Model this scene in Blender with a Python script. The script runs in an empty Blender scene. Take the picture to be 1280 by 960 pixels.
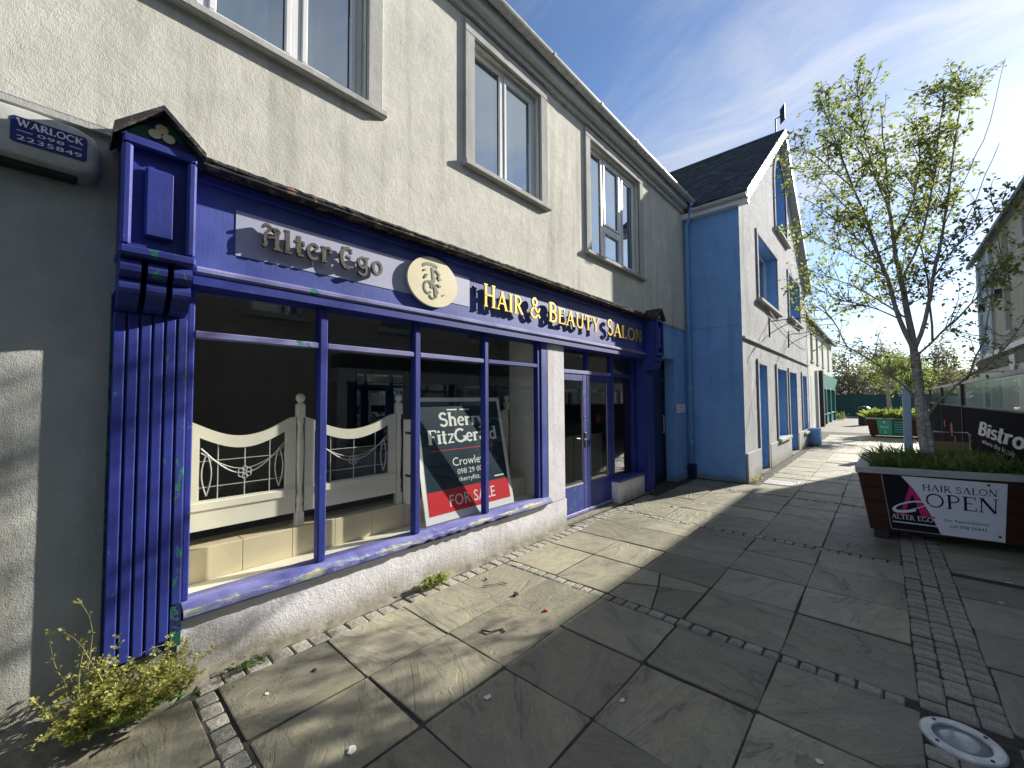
import bpy, bmesh, math, random
from mathutils import Vector, Matrix, Euler
from mathutils.geometry import tessellate_polygon

sc = bpy.context.scene
C = sc.collection
R = math.radians
rnd = random.Random(7)

# ------------------------------------------------------------------ camera
F_PX, YAW, PITCH, ROLL = 510.5, 0.7357, 0.0402, -0.0066
CAM = Vector((3.15, 0.0, 1.68))
fw = Vector((-math.sin(YAW) * math.cos(PITCH), math.cos(YAW) * math.cos(PITCH), math.sin(PITCH)))
r0 = Vector((math.cos(YAW), math.sin(YAW), 0)); u0 = r0.cross(fw)
rt = r0 * math.cos(ROLL) + u0 * math.sin(ROLL)
up = -r0 * math.sin(ROLL) + u0 * math.cos(ROLL)
cd = bpy.data.cameras.new('camera'); cam = bpy.data.objects.new('camera', cd); C.objects.link(cam)
cd.sensor_fit = 'HORIZONTAL'; cd.sensor_width = 36.0; cd.lens = 36.0 * F_PX / 1280.0
cd.clip_start = 0.05; cd.clip_end = 3000
cam.matrix_world = Matrix(((rt.x, up.x, -fw.x, CAM.x), (rt.y, up.y, -fw.y, CAM.y), (rt.z, up.z, -fw.z, CAM.z), (0, 0, 0, 1)))
sc.camera = cam

# ------------------------------------------------------------------ sun, sky, exposure
SUN = Vector((1.0, 3.1, 1.5)).normalized()
sl = bpy.data.lights.new('sun', 'SUN'); sl.energy = 5.0; sl.angle = R(0.55); sl.color = (1.0, 0.945, 0.835)
so = bpy.data.objects.new('sun', sl); C.objects.link(so)
so.rotation_mode = 'QUATERNION'; so.rotation_quaternion = SUN.to_track_quat('Z', 'Y'); so.location = (20, 60, 40)
sc.view_settings.view_transform = 'Standard'; sc.view_settings.look = 'None'
sc.view_settings.gamma = 1.0; sc.view_settings.exposure = 1.07

world = bpy.data.worlds.new('World'); sc.world = world; world.use_nodes = True
wn = world.node_tree; wn.nodes.clear()
def WN(t, **k):
    n = wn.nodes.new(t)
    for a, b in k.items(): setattr(n, a, b)
    return n
wo = WN('ShaderNodeOutputWorld'); bg = WN('ShaderNodeBackground'); bg.inputs['Strength'].default_value = 0.11
sky = WN('ShaderNodeTexSky', sky_type='NISHITA', sun_disc=False)
sky.sun_elevation = math.asin(SUN.z); sky.sun_rotation = math.atan2(SUN.x, SUN.y)
sky.air_density = 0.85; sky.dust_density = 0.25; sky.ozone_density = 2.2
tc = WN('ShaderNodeTexCoord'); sx = WN('ShaderNodeSeparateXYZ'); wn.links.new(tc.outputs['Generated'], sx.inputs[0])
def wmath(op, a, b=None, clamp=False):
    n = WN('ShaderNodeMath', operation=op, use_clamp=clamp)
    for i, v in enumerate((a, b)):
        if v is None: continue
        if isinstance(v, (int, float)): n.inputs[i].default_value = v
        else: wn.links.new(v, n.inputs[i])
    return n.outputs[0]
zz = wmath('ADD', wmath('MAXIMUM', sx.outputs[2], 0.0), 0.16)
px_ = wmath('DIVIDE', sx.outputs[0], zz); py_ = wmath('DIVIDE', sx.outputs[1], zz)
cmb = WN('ShaderNodeCombineXYZ'); wn.links.new(px_, cmb.inputs[0]); wn.links.new(py_, cmb.inputs[1])
wv = WN('ShaderNodeTexNoise'); wv.inputs['Scale'].default_value = 0.9; wv.inputs['Detail'].default_value = 4; wn.links.new(cmb.outputs[0], wv.inputs['Vector'])
wsc = WN('ShaderNodeVectorMath', operation='SCALE'); wn.links.new(wv.outputs['Color'], wsc.inputs[0]); wsc.inputs['Scale'].default_value = 0.8
wad = WN('ShaderNodeVectorMath', operation='ADD'); wn.links.new(cmb.outputs[0], wad.inputs[0]); wn.links.new(wsc.outputs[0], wad.inputs[1])
def layer(rot, scale, loc, ns, det, rough):
    mp = WN('ShaderNodeMapping'); wn.links.new(wad.outputs[0], mp.inputs[0])
    mp.inputs['Rotation'].default_value = (0, 0, R(rot)); mp.inputs['Scale'].default_value = scale; mp.inputs['Location'].default_value = loc
    n = WN('ShaderNodeTexNoise'); n.inputs['Scale'].default_value = ns; n.inputs['Detail'].default_value = det; n.inputs['Roughness'].default_value = rough
    wn.links.new(mp.outputs[0], n.inputs['Vector']); return n.outputs['Fac']
broad = layer(-58, (0.45, 0.9, 1), (0.7, 0.1, 0), 1.0, 4, 0.5)
fibre = layer(-40, (0.5, 2.4, 1), (0.2, 0.4, 0), 1.6, 9, 0.62)
cover = wmath('ADD', wmath('MULTIPLY', broad, 0.62), wmath('MULTIPLY', fibre, 0.42))
dt = WN('ShaderNodeVectorMath', operation='DOT_PRODUCT'); wn.links.new(tc.outputs['Generated'], dt.inputs[0]); dt.inputs[1].default_value = SUN
dot = wmath('MAXIMUM', dt.outputs['Value'], 0.0)
near = wmath('POWER', dot, 5.0)
cover = wmath('ADD', cover, wmath('MULTIPLY', near, 0.07))
mr = WN('ShaderNodeMapRange'); mr.interpolation_type = 'SMOOTHSTEP'
wn.links.new(cover, mr.inputs[0]); mr.inputs[1].default_value = 0.465; mr.inputs[2].default_value = 0.74
glow = wmath('ADD', wmath('MULTIPLY', near, 2.0), 2.9)
cc = WN('ShaderNodeVectorMath', operation='SCALE'); cc.inputs[0].default_value = (0.97, 0.985, 1.0); wn.links.new(glow, cc.inputs['Scale'])
mx = WN('ShaderNodeMix', data_type='RGBA'); wn.links.new(mr.outputs[0], mx.inputs['Factor'])
skd = WN('ShaderNodeVectorMath', operation='MULTIPLY'); wn.links.new(sky.outputs[0], skd.inputs[0]); skd.inputs[1].default_value = (0.68, 0.73, 0.80); wn.links.new(skd.outputs[0], mx.inputs['A']); wn.links.new(cc.outputs[0], mx.inputs['B'])
wn.links.new(mx.outputs['Result'], bg.inputs['Color']); wn.links.new(bg.outputs[0], wo.inputs[0])

# ------------------------------------------------------------------ materials
M = {}
class NT:
    def __init__(s, name):
        m = bpy.data.materials.new(name); m.use_nodes = True; s.m = m; s.t = m.node_tree; s.t.nodes.clear()
        s.out = s.n('ShaderNodeOutputMaterial'); M[name] = m
    def n(s, t, ins=None, **k):
        nd = s.t.nodes.new(t)
        for a, b in k.items(): setattr(nd, a, b)
        for a, b in (ins or {}).items(): s.put(nd.inputs[a], b)
        return nd
    def put(s, sock, v):
        if hasattr(v, 'is_output'): s.t.links.new(v, sock)
        elif isinstance(v, (tuple, list)) and len(v) == 3 and sock.type == 'RGBA': sock.default_value = (*v, 1)
        else: sock.default_value = v
    def coord(s, scale=1.0, kind='Object', rot=None, sv=None):
        c = s.n('ShaderNodeTexCoord').outputs[kind]
        m = s.n('ShaderNodeMapping', {'Vector': c, 'Scale': sv or (scale,) * 3})
        if rot: m.inputs['Rotation'].default_value = rot
        return m.outputs[0]
    def noise(s, vec, scale, detail=5, rough=0.55, dist=0.0):
        return s.n('ShaderNodeTexNoise', {'Vector': vec, 'Scale': scale, 'Detail': detail, 'Roughness': rough, 'Distortion': dist}).outputs['Fac']
    def vor(s, vec, scale, feat='F1'):
        return s.n('ShaderNodeTexVoronoi', {'Vector': vec, 'Scale': scale}, feature=feat).outputs['Distance']
    def mr(s, v, a, b, c=0.0, d=1.0):
        return s.n('ShaderNodeMapRange', {0: v, 1: a, 2: b, 3: c, 4: d}).outputs[0]
    def mix(s, f, a, b):
        nd = s.n('ShaderNodeMix', data_type='RGBA'); s.put(nd.inputs['Factor'], f); s.put(nd.inputs['A'], a); s.put(nd.inputs['B'], b)
        return nd.outputs['Result']
    def math(s, op, a, b=0.0): return s.n('ShaderNodeMath', {0: a, 1: b}, operation=op).outputs[0]
    def bump(s, h, strength=0.5, dist=0.01, normal=None):
        nd = s.n('ShaderNodeBump', {'Height': h, 'Strength': strength, 'Distance': dist})
        if normal is not None: s.t.links.new(normal, nd.inputs['Normal'])
        return nd.outputs[0]
    def hsv(s, col, v): return s.n('ShaderNodeHueSaturation', {'Color': col, 'Value': v}).outputs[0]
    def pbsdf(s, col, rough=0.6, normal=None, metal=0.0, spec=0.5, **k):
        nd = s.n('ShaderNodeBsdfPrincipled', {'Base Color': col, 'Roughness': rough, 'Metallic': metal, 'Specular IOR Level': spec})
        for a, b in k.items(): s.put(nd.inputs[a], b)
        if normal is not None: s.t.links.new(normal, nd.inputs['Normal'])
        s.t.links.new(nd.outputs[0], s.out.inputs[0]); return s.m

def plain(name, col, rough=0.5, metal=0.0, var=0.12, scale=6.0, bump=0.0, spec=0.4):
    t = NT(name); v = t.coord()
    f = t.noise(v, scale, 6, 0.6)
    c = t.mix(t.mr(f, 0.3, 0.7), tuple(x * (1 - var) for x in col), tuple(min(1, x * (1 + var)) for x in col))
    nrm = t.bump(t.noise(v, scale * 12, 4), 0.4, bump) if bump else None
    return t.pbsdf(c, rough, nrm, metal, spec)

def roughcast(name, c1, c2, grain=70.0, dist=0.008, strength=0.9, dirt=(0.16, 0.15, 0.12), dirt_h=None, lo=0.35, hi=0.68):
    t = NT(name); v = t.coord()
    big = t.noise(v, 0.9, 6, 0.62, 0.6); mid = t.noise(v, 7.0, 5, 0.6)
    c = t.mix(t.mr(big, lo, hi), c1, c2)
    c = t.mix(t.math('MULTIPLY', t.mr(mid, 0.42, 0.72), 0.35), c, tuple(x * 0.72 for x in c2))
    streak = t.noise(t.coord(sv=(5, 5, 0.35)), 1.0, 5, 0.6)
    c = t.mix(t.math('MULTIPLY', t.mr(streak, 0.52, 0.78), 0.6), c, dirt)
    if dirt_h is not None:       # algae and splash dirt at the foot of the wall, ragged edge
        z = t.n('ShaderNodeSeparateXYZ', {0: v}).outputs[2]
        e = t.math('ADD', z, t.math('MULTIPLY', t.math('SUBTRACT', t.noise(v, 5, 6, 0.65), 0.5), 0.28))
        c = t.mix(t.mr(e, dirt_h, 0.0, 0.0, 0.8), c, (0.20, 0.185, 0.11))
    patch = t.noise(v, 2.3, 4, 0.55); c = t.mix(t.math('MULTIPLY', t.mr(patch, 0.52, 0.58), 0.10), c, tuple(min(1, x * 1.3) for x in c1))
    h = t.math('ADD', t.noise(v, grain * 1.5, 4, 0.7), t.math('MULTIPLY', t.noise(v, grain * 0.45, 3, 0.6), 0.8))
    h = t.math('ADD', h, t.math('MULTIPLY', t.noise(v, grain * 0.10, 4, 0.6), 1.3))
    return t.pbsdf(c, 0.93, t.bump(h, strength, dist), spec=0.15)

def chipped(name, col, under=(0.012, 0.15, 0.105), under2=(0.05, 0.27, 0.20), amount=0.5, rough=0.42, fade=None, scale=1.0, sv=(1, 1, 1)):
    t = NT(name); v = t.coord(sv=sv)
    f = t.noise(v, 5.5 * scale, 9, 0.68, 0.25); g = t.noise(v, 21 * scale, 4, 0.6)
    base = t.mix(t.mr(t.noise(v, 2.2, 4), 0.35, 0.65), tuple(x * 0.85 for x in col), fade or tuple(min(1, x * 1.2) for x in col))
    th = 0.72 - 0.12 * amount
    m1 = t.mr(f, th, th + 0.012); m2 = t.mr(t.math('ADD', f, t.math('MULTIPLY', g, 0.15)), th + 0.14, th + 0.16)
    c = t.mix(m1, base, under); c = t.mix(m2, c, under2)
    brush = t.noise(t.coord(sv=(60, 60, 4)), 1.0, 4, 0.6)
    c = t.mix(t.math('MULTIPLY', t.mr(brush, 0.5, 0.8), 0.25), c, tuple(x * 0.6 for x in col))
    h = t.math('SUBTRACT', t.math('ADD', t.math('MULTIPLY', t.noise(v, 30, 4), 0.25), t.math('MULTIPLY', brush, 0.3)), m1)
    return t.pbsdf(c, t.mr(g, 0.2, 0.8, rough + 0.02, rough + 0.24), t.bump(h, 0.6, 0.004), spec=0.3)

roughcast('render_cream', (0.67, 0.66, 0.60), (0.56, 0.555, 0.51), 95, 0.006, 0.6, dirt=(0.26, 0.25, 0.22))
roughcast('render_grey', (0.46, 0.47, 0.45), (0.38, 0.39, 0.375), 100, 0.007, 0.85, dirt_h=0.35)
roughcast('render_white', (0.74, 0.725, 0.77), (0.66, 0.65, 0.70), 78, 0.007, 0.8, dirt=(0.42, 0.40, 0.38), dirt_h=0.24)
roughcast('render_pale', (0.50, 0.515, 0.56), (0.385, 0.39, 0.41), 40, 0.02, 0.9, dirt_h=0.3)
roughcast('paint_skyblue', (0.23, 0.43, 0.77), (0.195, 0.375, 0.68), 50, 0.004, 0.5, dirt=(0.13, 0.25, 0.46), dirt_h=0.16)
roughcast('surround', (0.50, 0.50, 0.49), (0.41, 0.41, 0.40), 90, 0.005, 0.7, dirt=(0.2, 0.2, 0.19))
roughcast('render_far', (0.55, 0.54, 0.50), (0.46, 0.45, 0.42), 40, 0.006, 0.5)
roughcast('render_yellow', (0.46, 0.43, 0.34), (0.40, 0.37, 0.29), 40, 0.006, 0.5)
roughcast('render_paleblue', (0.38, 0.47, 0.52), (0.33, 0.42, 0.47), 40, 0.006, 0.5)
chipped('paint_blue', (0.023, 0.036, 0.22), amount=0.6, scale=2.0)
chipped('paint_blue_worn', (0.027, 0.040, 0.22), amount=1.15, scale=2.2)
def sill_paint():
    t = NT('paint_sill'); p = t.n('ShaderNodeNewGeometry').outputs['Position']
    xyz = t.n('ShaderNodeSeparateXYZ', {0: p}); st = t.n('ShaderNodeMapping', {'Vector': p, 'Scale': (9, 2.2, 9)}).outputs[0]
    f = t.noise(st, 1.6, 9, 0.7, 0.4); g = t.noise(p, 26, 5, 0.65)
    nose = t.math('MULTIPLY', t.mr(xyz.outputs[0], 0.012, 0.052), t.mr(xyz.outputs[2], 0.385, 0.435))   # bare timber along the worn front edge
    w = t.math('ADD', t.math('ADD', f, t.math('MULTIPLY', nose, 0.17)), t.math('MULTIPLY', t.math('SUBTRACT', g, 0.5), 0.22))
    base = t.mix(t.mr(t.noise(st, 1.0, 5), 0.35, 0.65), (0.085, 0.09, 0.29), (0.19, 0.195, 0.42))
    c = t.mix(t.mr(w, 0.645, 0.66), base, (0.30, 0.31, 0.50)); c = t.mix(t.mr(w, 0.675, 0.69), c, (0.06, 0.28, 0.24)); c = t.mix(t.mr(w, 0.695, 0.71), c, (0.46, 0.40, 0.26))
    return t.pbsdf(c, 0.6, t.bump(t.math('SUBTRACT', t.math('MULTIPLY', g, 0.4), t.mr(w, 0.645, 0.70)), 0.6, 0.004), spec=0.3)
sill_paint()
chipped('paint_fascia', (0.046, 0.072, 0.30), amount=0.1, rough=0.38, fade=(0.072, 0.102, 0.36))
chipped('paint_moulding', (0.14, 0.145, 0.36), amount=0.75, rough=0.5, fade=(0.25, 0.25, 0.46))
chipped('paint_green_old', (0.008, 0.09, 0.062), under=(0.014, 0.016, 0.09), under2=(0.02, 0.022, 0.10), amount=2.0, scale=1.5)
chipped('paint_lead', (0.03, 0.03, 0.034), under=(0.13, 0.12, 0.11), under2=(0.30, 0.12, 0.06), amount=1.6, rough=0.8, scale=2.6)
plain('panel_lilac', (0.40, 0.41, 0.56), 0.4, var=0.04)
plain('plaque_cream', (0.66, 0.60, 0.42), 0.45, var=0.05)
plain('letter_steel', (0.17, 0.165, 0.145), 0.38, 0.75, 0.25, 20)
plain('gold', (0.86, 0.60, 0.16), 0.30, 0.85, 0.1)
plain('pvc_white', (0.72, 0.73, 0.74), 0.35, var=0.03)
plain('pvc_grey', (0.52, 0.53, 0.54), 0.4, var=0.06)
plain('gutter_grey', (0.50, 0.50, 0.48), 0.5, var=0.22, scale=12)
plain('cream_paint', (0.86, 0.82, 0.70), 0.45, var=0.05)
plain('cream_tile', (0.74, 0.64, 0.44), 0.22, var=0.07, scale=3)
plain('lead_came', (0.55, 0.55, 0.54), 0.45, 0.4)
plain('board_navy', (0.008, 0.03, 0.055), 0.35, var=0.05)
plain('print_red', (0.62, 0.02, 0.03), 0.4, var=0.04)
plain('print_pink', (0.62, 0.03, 0.17), 0.4, var=0.04)
plain('print_white', (0.80, 0.80, 0.80), 0.5, var=0.02)
plain('print_offwhite', (0.80, 0.79, 0.86), 0.5, var=0.03)
plain('print_black', (0.008, 0.007, 0.014), 0.45, var=0.1)
plain('print_darkblue', (0.01, 0.02, 0.15), 0.4, var=0.06)
plain('print_gold', (0.55, 0.42, 0.15), 0.5)
plain('print_green', (0.06, 0.33, 0.17), 0.5, var=0.05)
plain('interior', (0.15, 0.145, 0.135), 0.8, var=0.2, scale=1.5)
plain('interior_pale', (0.33, 0.31, 0.26), 0.7, var=0.15, scale=1.5)
plain('plastic_box', (0.42, 0.43, 0.42), 0.55, var=0.25, scale=9, bump=0.002)
plain('navy_door', (0.010, 0.012, 0.055), 0.35, var=0.1)
plain('chrome', (0.7, 0.7, 0.68), 0.25, 1.0)
plain('steel', (0.55, 0.56, 0.56), 0.45, 0.5, 0.25, 14)
plain('lens', (0.22, 0.26, 0.28), 0.12, 0.0, 0.12, 5, spec=0.8)
plain('teal', (0.015, 0.115, 0.10), 0.5, var=0.15)
plain('teal_light', (0.13, 0.33, 0.29), 0.5, var=0.1)
plain('hoarding_teal', (0.016, 0.075, 0.066), 0.55, var=0.25, scale=1.2)
plain('dark_metal', (0.03, 0.03, 0.032), 0.5, 0.2)
plain('bin_dark', (0.02, 0.022, 0.024), 0.5)
plain('banner_black', (0.007, 0.007, 0.012), 0.9, var=0.3, spec=0.05)
plain('post_blue', (0.30, 0.40, 0.52), 0.5, var=0.08)
plain('wood_grey', (0.42, 0.42, 0.40), 0.7, var=0.15, scale=10)
plain('soil', (0.035, 0.026, 0.018), 0.95, var=0.4, scale=20, bump=0.01)
plain('grout', (0.055, 0.052, 0.044), 0.95, var=0.5, scale=30, bump=0.01)
plain('mortar', (0.20, 0.185, 0.145), 0.95, var=0.35, scale=18, bump=0.01)
plain('terrain', (0.09, 0.10, 0.06), 0.95, var=0.3, scale=0.05)
plain('hill_green', (0.085, 0.10, 0.085), 0.95, var=0.3, scale=0.03)
plain('slate_far', (0.17, 0.175, 0.18), 0.6, var=0.2, scale=3)
plain('leaf_dead', (0.05, 0.03, 0.035), 0.6)
plain('red_wrap', (0.6, 0.05, 0.08), 0.4)
plain('paper', (0.72, 0.72, 0.68), 0.6)
plain('cable', (0.012, 0.012, 0.012), 0.5)
plain('cafe_red', (0.35, 0.03, 0.03), 0.6)
plain('wood_tan', (0.30, 0.2, 0.11), 0.6)

def slate_mat():
    t = NT('slate'); v = t.coord(); r = t.n('ShaderNodeObjectInfo').outputs['Random']
    c = t.mix(t.mr(t.vor(v, 4.5), 0.1, 0.8), (0.045, 0.052, 0.062), (0.095, 0.10, 0.11))
    c = t.mix(t.mr(t.noise(v, 9, 6, 0.7), 0.5, 0.75), c, (0.085, 0.08, 0.072))
    return t.pbsdf(c, 0.85, t.bump(t.noise(v, 35, 5), 0.5, 0.006), spec=0.12)
slate_mat()

def stone():
    t = NT('flag_stone'); v = t.coord(kind='Object')
    r = t.n('ShaderNodeObjectInfo').outputs['Random']
    ang = t.math('MULTIPLY', r, 6.283)
    vr = t.n('ShaderNodeVectorRotate', {'Vector': v, 'Angle': ang}, rotation_type='Z_AXIS').outputs[0]
    off = t.n('ShaderNodeCombineXYZ', {0: t.math('MULTIPLY', r, 71.0), 1: t.math('MULTIPLY', r, 37.0), 2: r}).outputs[0]
    vr = t.n('ShaderNodeVectorMath', {0: vr, 1: off}, operation='ADD').outputs[0]
    st = t.n('ShaderNodeMapping', {'Vector': vr, 'Scale': (1.0, 3.2, 1.0)}).outputs[0]
    lay = t.noise(st, 1.5, 8, 0.62, 1.1)                    # riven layers
    blot = t.noise(vr, 3.0, 6, 0.6); fine = t.noise(vr, 55, 6, 0.7); med = t.noise(vr, 14, 6, 0.65)
    wpos = t.n('ShaderNodeNewGeometry').outputs['Position']
    grime = t.noise(wpos, 0.55, 5, 0.6); traf = t.noise(wpos, 2.6, 6, 0.65)
    r2 = t.math('FRACT', t.math('MULTIPLY', r, 7.31))
    a = t.mix(r, (0.33, 0.312, 0.225), (0.47, 0.430, 0.300))
    c = t.mix(t.mr(lay, 0.32, 0.70), (0.235, 0.224, 0.165), a)
    c = t.mix(t.math('MULTIPLY', t.mr(blot, 0.45, 0.7), 0.6), c, (0.47, 0.425, 0.28))
    c = t.mix(t.math('MULTIPLY', t.mr(med, 0.48, 0.75), 0.5), c, (0.20, 0.193, 0.15))
    c = t.mix(t.math('MULTIPLY', t.mr(fine, 0.40, 0.75), 0.35), c, (0.19, 0.184, 0.15))
    c = t.mix(t.math('MULTIPLY', t.mr(grime, 0.42, 0.66), 0.5), c, (0.185, 0.183, 0.15))
    c = t.mix(t.math('MULTIPLY', t.mr(traf, 0.55, 0.75), 0.30), c, (0.42, 0.40, 0.33))
    sp = t.mr(t.vor(vr, 9.0), 0.11, 0.07)                    # pale lichen and gum spots
    sp = t.math('MULTIPLY', sp, t.mr(t.noise(vr, 4.3, 3), 0.55, 0.62))
    c = t.mix(t.math('MULTIPLY', sp, 0.55), c, (0.50, 0.49, 0.42))
    c = t.hsv(c, t.mr(r2, 0.0, 1.0, 0.66, 1.06))
    ledge = t.n('ShaderNodeValToRGB'); t.put(ledge.inputs[0], lay)
    cr = ledge.color_ramp; cr.elements[0].position = 0.36; cr.elements[1].position = 0.40
    for p, val in ((0.40, 0.25), (0.50, 0.3), (0.515, 0.6), (0.62, 0.62), (0.635, 1.0)):
        e = cr.elements.new(p); e.color = (val, val, val, 1)
    h = t.math('ADD', t.math('MULTIPLY', ledge.outputs[0], 0.55), t.math('MULTIPLY', lay, 0.5))
    nrm = t.bump(h, 0.75, 0.016); nrm = t.bump(t.math('ADD', med, t.math('MULTIPLY', fine, .6)), 0.55, 0.006, nrm)
    return t.pbsdf(c, t.mr(blot, 0.3, 0.7, 0.48, 0.68), nrm, spec=0.45)
stone()
def granite():
    t = NT('granite'); v = t.coord(); r = t.n('ShaderNodeObjectInfo').outputs['Random']
    w = t.n('ShaderNodeNewGeometry').outputs['Random Per Island']
    f = t.noise(v, 90, 4, 0.7)
    c = t.mix(t.mr(f, 0.35, 0.65), (0.22, 0.21, 0.185), (0.44, 0.42, 0.36))
    c = t.mix(t.math('MULTIPLY', t.mr(t.noise(v, 7, 5), 0.45, 0.7), 0.6), c, (0.15, 0.14, 0.10))
    c = t.hsv(c, t.mr(t.math('ADD', r, w), 0.0, 2.0, 0.7, 1.25))
    return t.pbsdf(c, 0.8, t.bump(t.noise(v, 38, 5, 0.6), 0.8, 0.012), spec=0.3)
granite()
def paving_far():
    t = NT('paving_far'); v = t.coord()
    b = t.n('ShaderNodeTexBrick', {'Vector': v, 'Color1': (0.20, 0.195, 0.165), 'Color2': (0.16, 0.158, 0.14), 'Mortar': (0.07, 0.066, 0.055), 'Scale': 1.0, 'Mortar Size': 0.012, 'Brick Width': 0.63, 'Row Height': 0.63}, offset=0.0)
    c = t.mix(t.math('MULTIPLY', t.noise(v, 1.2, 6), 0.5), b.outputs['Color'], (0.21, 0.2, 0.16))
    return t.pbsdf(c, 0.8, t.bump(t.noise(v, 12, 5), 0.4, 0.01), spec=0.25)
paving_far()
def timber():
    t = NT('planter_wood'); v = t.coord(sv=(2, 2, 26))
    f = t.noise(v, 1.5, 6, 0.6, 0.4)
    c = t.mix(t.mr(f, 0.3, 0.7), (0.038, 0.012, 0.010), (0.085, 0.026, 0.018))
    return t.pbsdf(c, 0.55, t.bump(f, 0.4, 0.004), spec=0.35)
timber()
def bark():
    t = NT('bark'); v = t.coord(sv=(9, 9, 14))
    f = t.noise(v, 2.0, 5, 0.65)
    c = t.mix(t.mr(f, 0.42, 0.62), (0.26, 0.235, 0.20), (0.56, 0.52, 0.46))
    return t.pbsdf(c, 0.8, t.bump(f, 0.6, 0.006), spec=0.2)
bark()
plain('bark_dark', (0.27, 0.24, 0.20), 0.85, var=0.3, scale=12)
def leafm(name, c1, c2, trans=0.5):
    t = NT(name); v = t.coord(); w = t.n('ShaderNodeNewGeometry').outputs['Random Per Island']
    c = t.mix(w, c1, c2)
    d = t.n('ShaderNodeBsdfPrincipled', {'Base Color': c, 'Roughness': 0.5, 'Specular IOR Level': 0.35})
    tr = t.n('ShaderNodeBsdfTranslucent', {'Color': t.hsv(c, 1.7)})
    ms = t.n('ShaderNodeMixShader', {0: trans, 1: d.outputs[0], 2: tr.outputs[0]})
    t.t.links.new(ms.outputs[0], t.out.inputs[0]); return t.m
leafm('leaf_birch', (0.10, 0.14, 0.026), (0.23, 0.26, 0.07), 0.55)
leafm('leaf_weed', (0.20, 0.23, 0.04), (0.50, 0.48, 0.18), 0.45)
leafm('leaf_dock', (0.07, 0.13, 0.03), (0.13, 0.20, 0.05), 0.4)
leafm('leaf_grass', (0.05, 0.09, 0.022), (0.16, 0.21, 0.06), 0.45)
leafm('leaf_lime', (0.13, 0.18, 0.03), (0.22, 0.25, 0.06), 0.45)
leafm('leaf_wood', (0.13, 0.12, 0.065), (0.21, 0.20, 0.10), 0.35)
plain('stem', (0.24, 0.22, 0.09), 0.6)

def glass(name, tint, ior=1.5, add=0.0, rough=0.0):
    t = NT(name)
    fc = t.n('ShaderNodeLayerWeight', {'Blend': 0.5}).outputs['Facing']
    fac = t.math('ADD', t.math('MULTIPLY', t.math('POWER', fc, 5.0), 0.5), 0.042 + add)
    tr = t.n('ShaderNodeBsdfTransparent', {'Color': tint}); gl = t.n('ShaderNodeBsdfGlossy', {'Color': (1, 1, 1), 'Roughness': rough})
    ms = t.n('ShaderNodeMixShader', {0: fac, 1: tr.outputs[0], 2: gl.outputs[0]})
    t.t.links.new(ms.outputs[0], t.out.inputs[0]); return t.m
glass('shop_glass', (0.97, 0.98, 0.975), 1.5, 0.015)
glass('perspex', (0.84, 0.87, 0.85), 1.5, 0.05, 0.12)
def coated():
    t = NT('window_glass')
    fr = t.math('POWER', t.n('ShaderNodeLayerWeight', {'Blend': 0.5}).outputs['Facing'], 4.0)
    v = t.coord(); nrm = t.bump(t.noise(v, 1.4, 2), 0.08, 0.02)
    d = t.n('ShaderNodeBsdfDiffuse', {'Color': (0.035, 0.045, 0.055)})
    g = t.n('ShaderNodeBsdfGlossy', {'Color': (0.80, 0.92, 1.0), 'Roughness': 0.02, 'Normal': nrm})
    ms = t.n('ShaderNodeMixShader', {0: t.math('ADD', t.math('MULTIPLY', fr, 0.5), 0.42), 1: d.outputs[0], 2: g.outputs[0]})
    t.t.links.new(ms.outputs[0], t.out.inputs[0])
coated()

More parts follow.
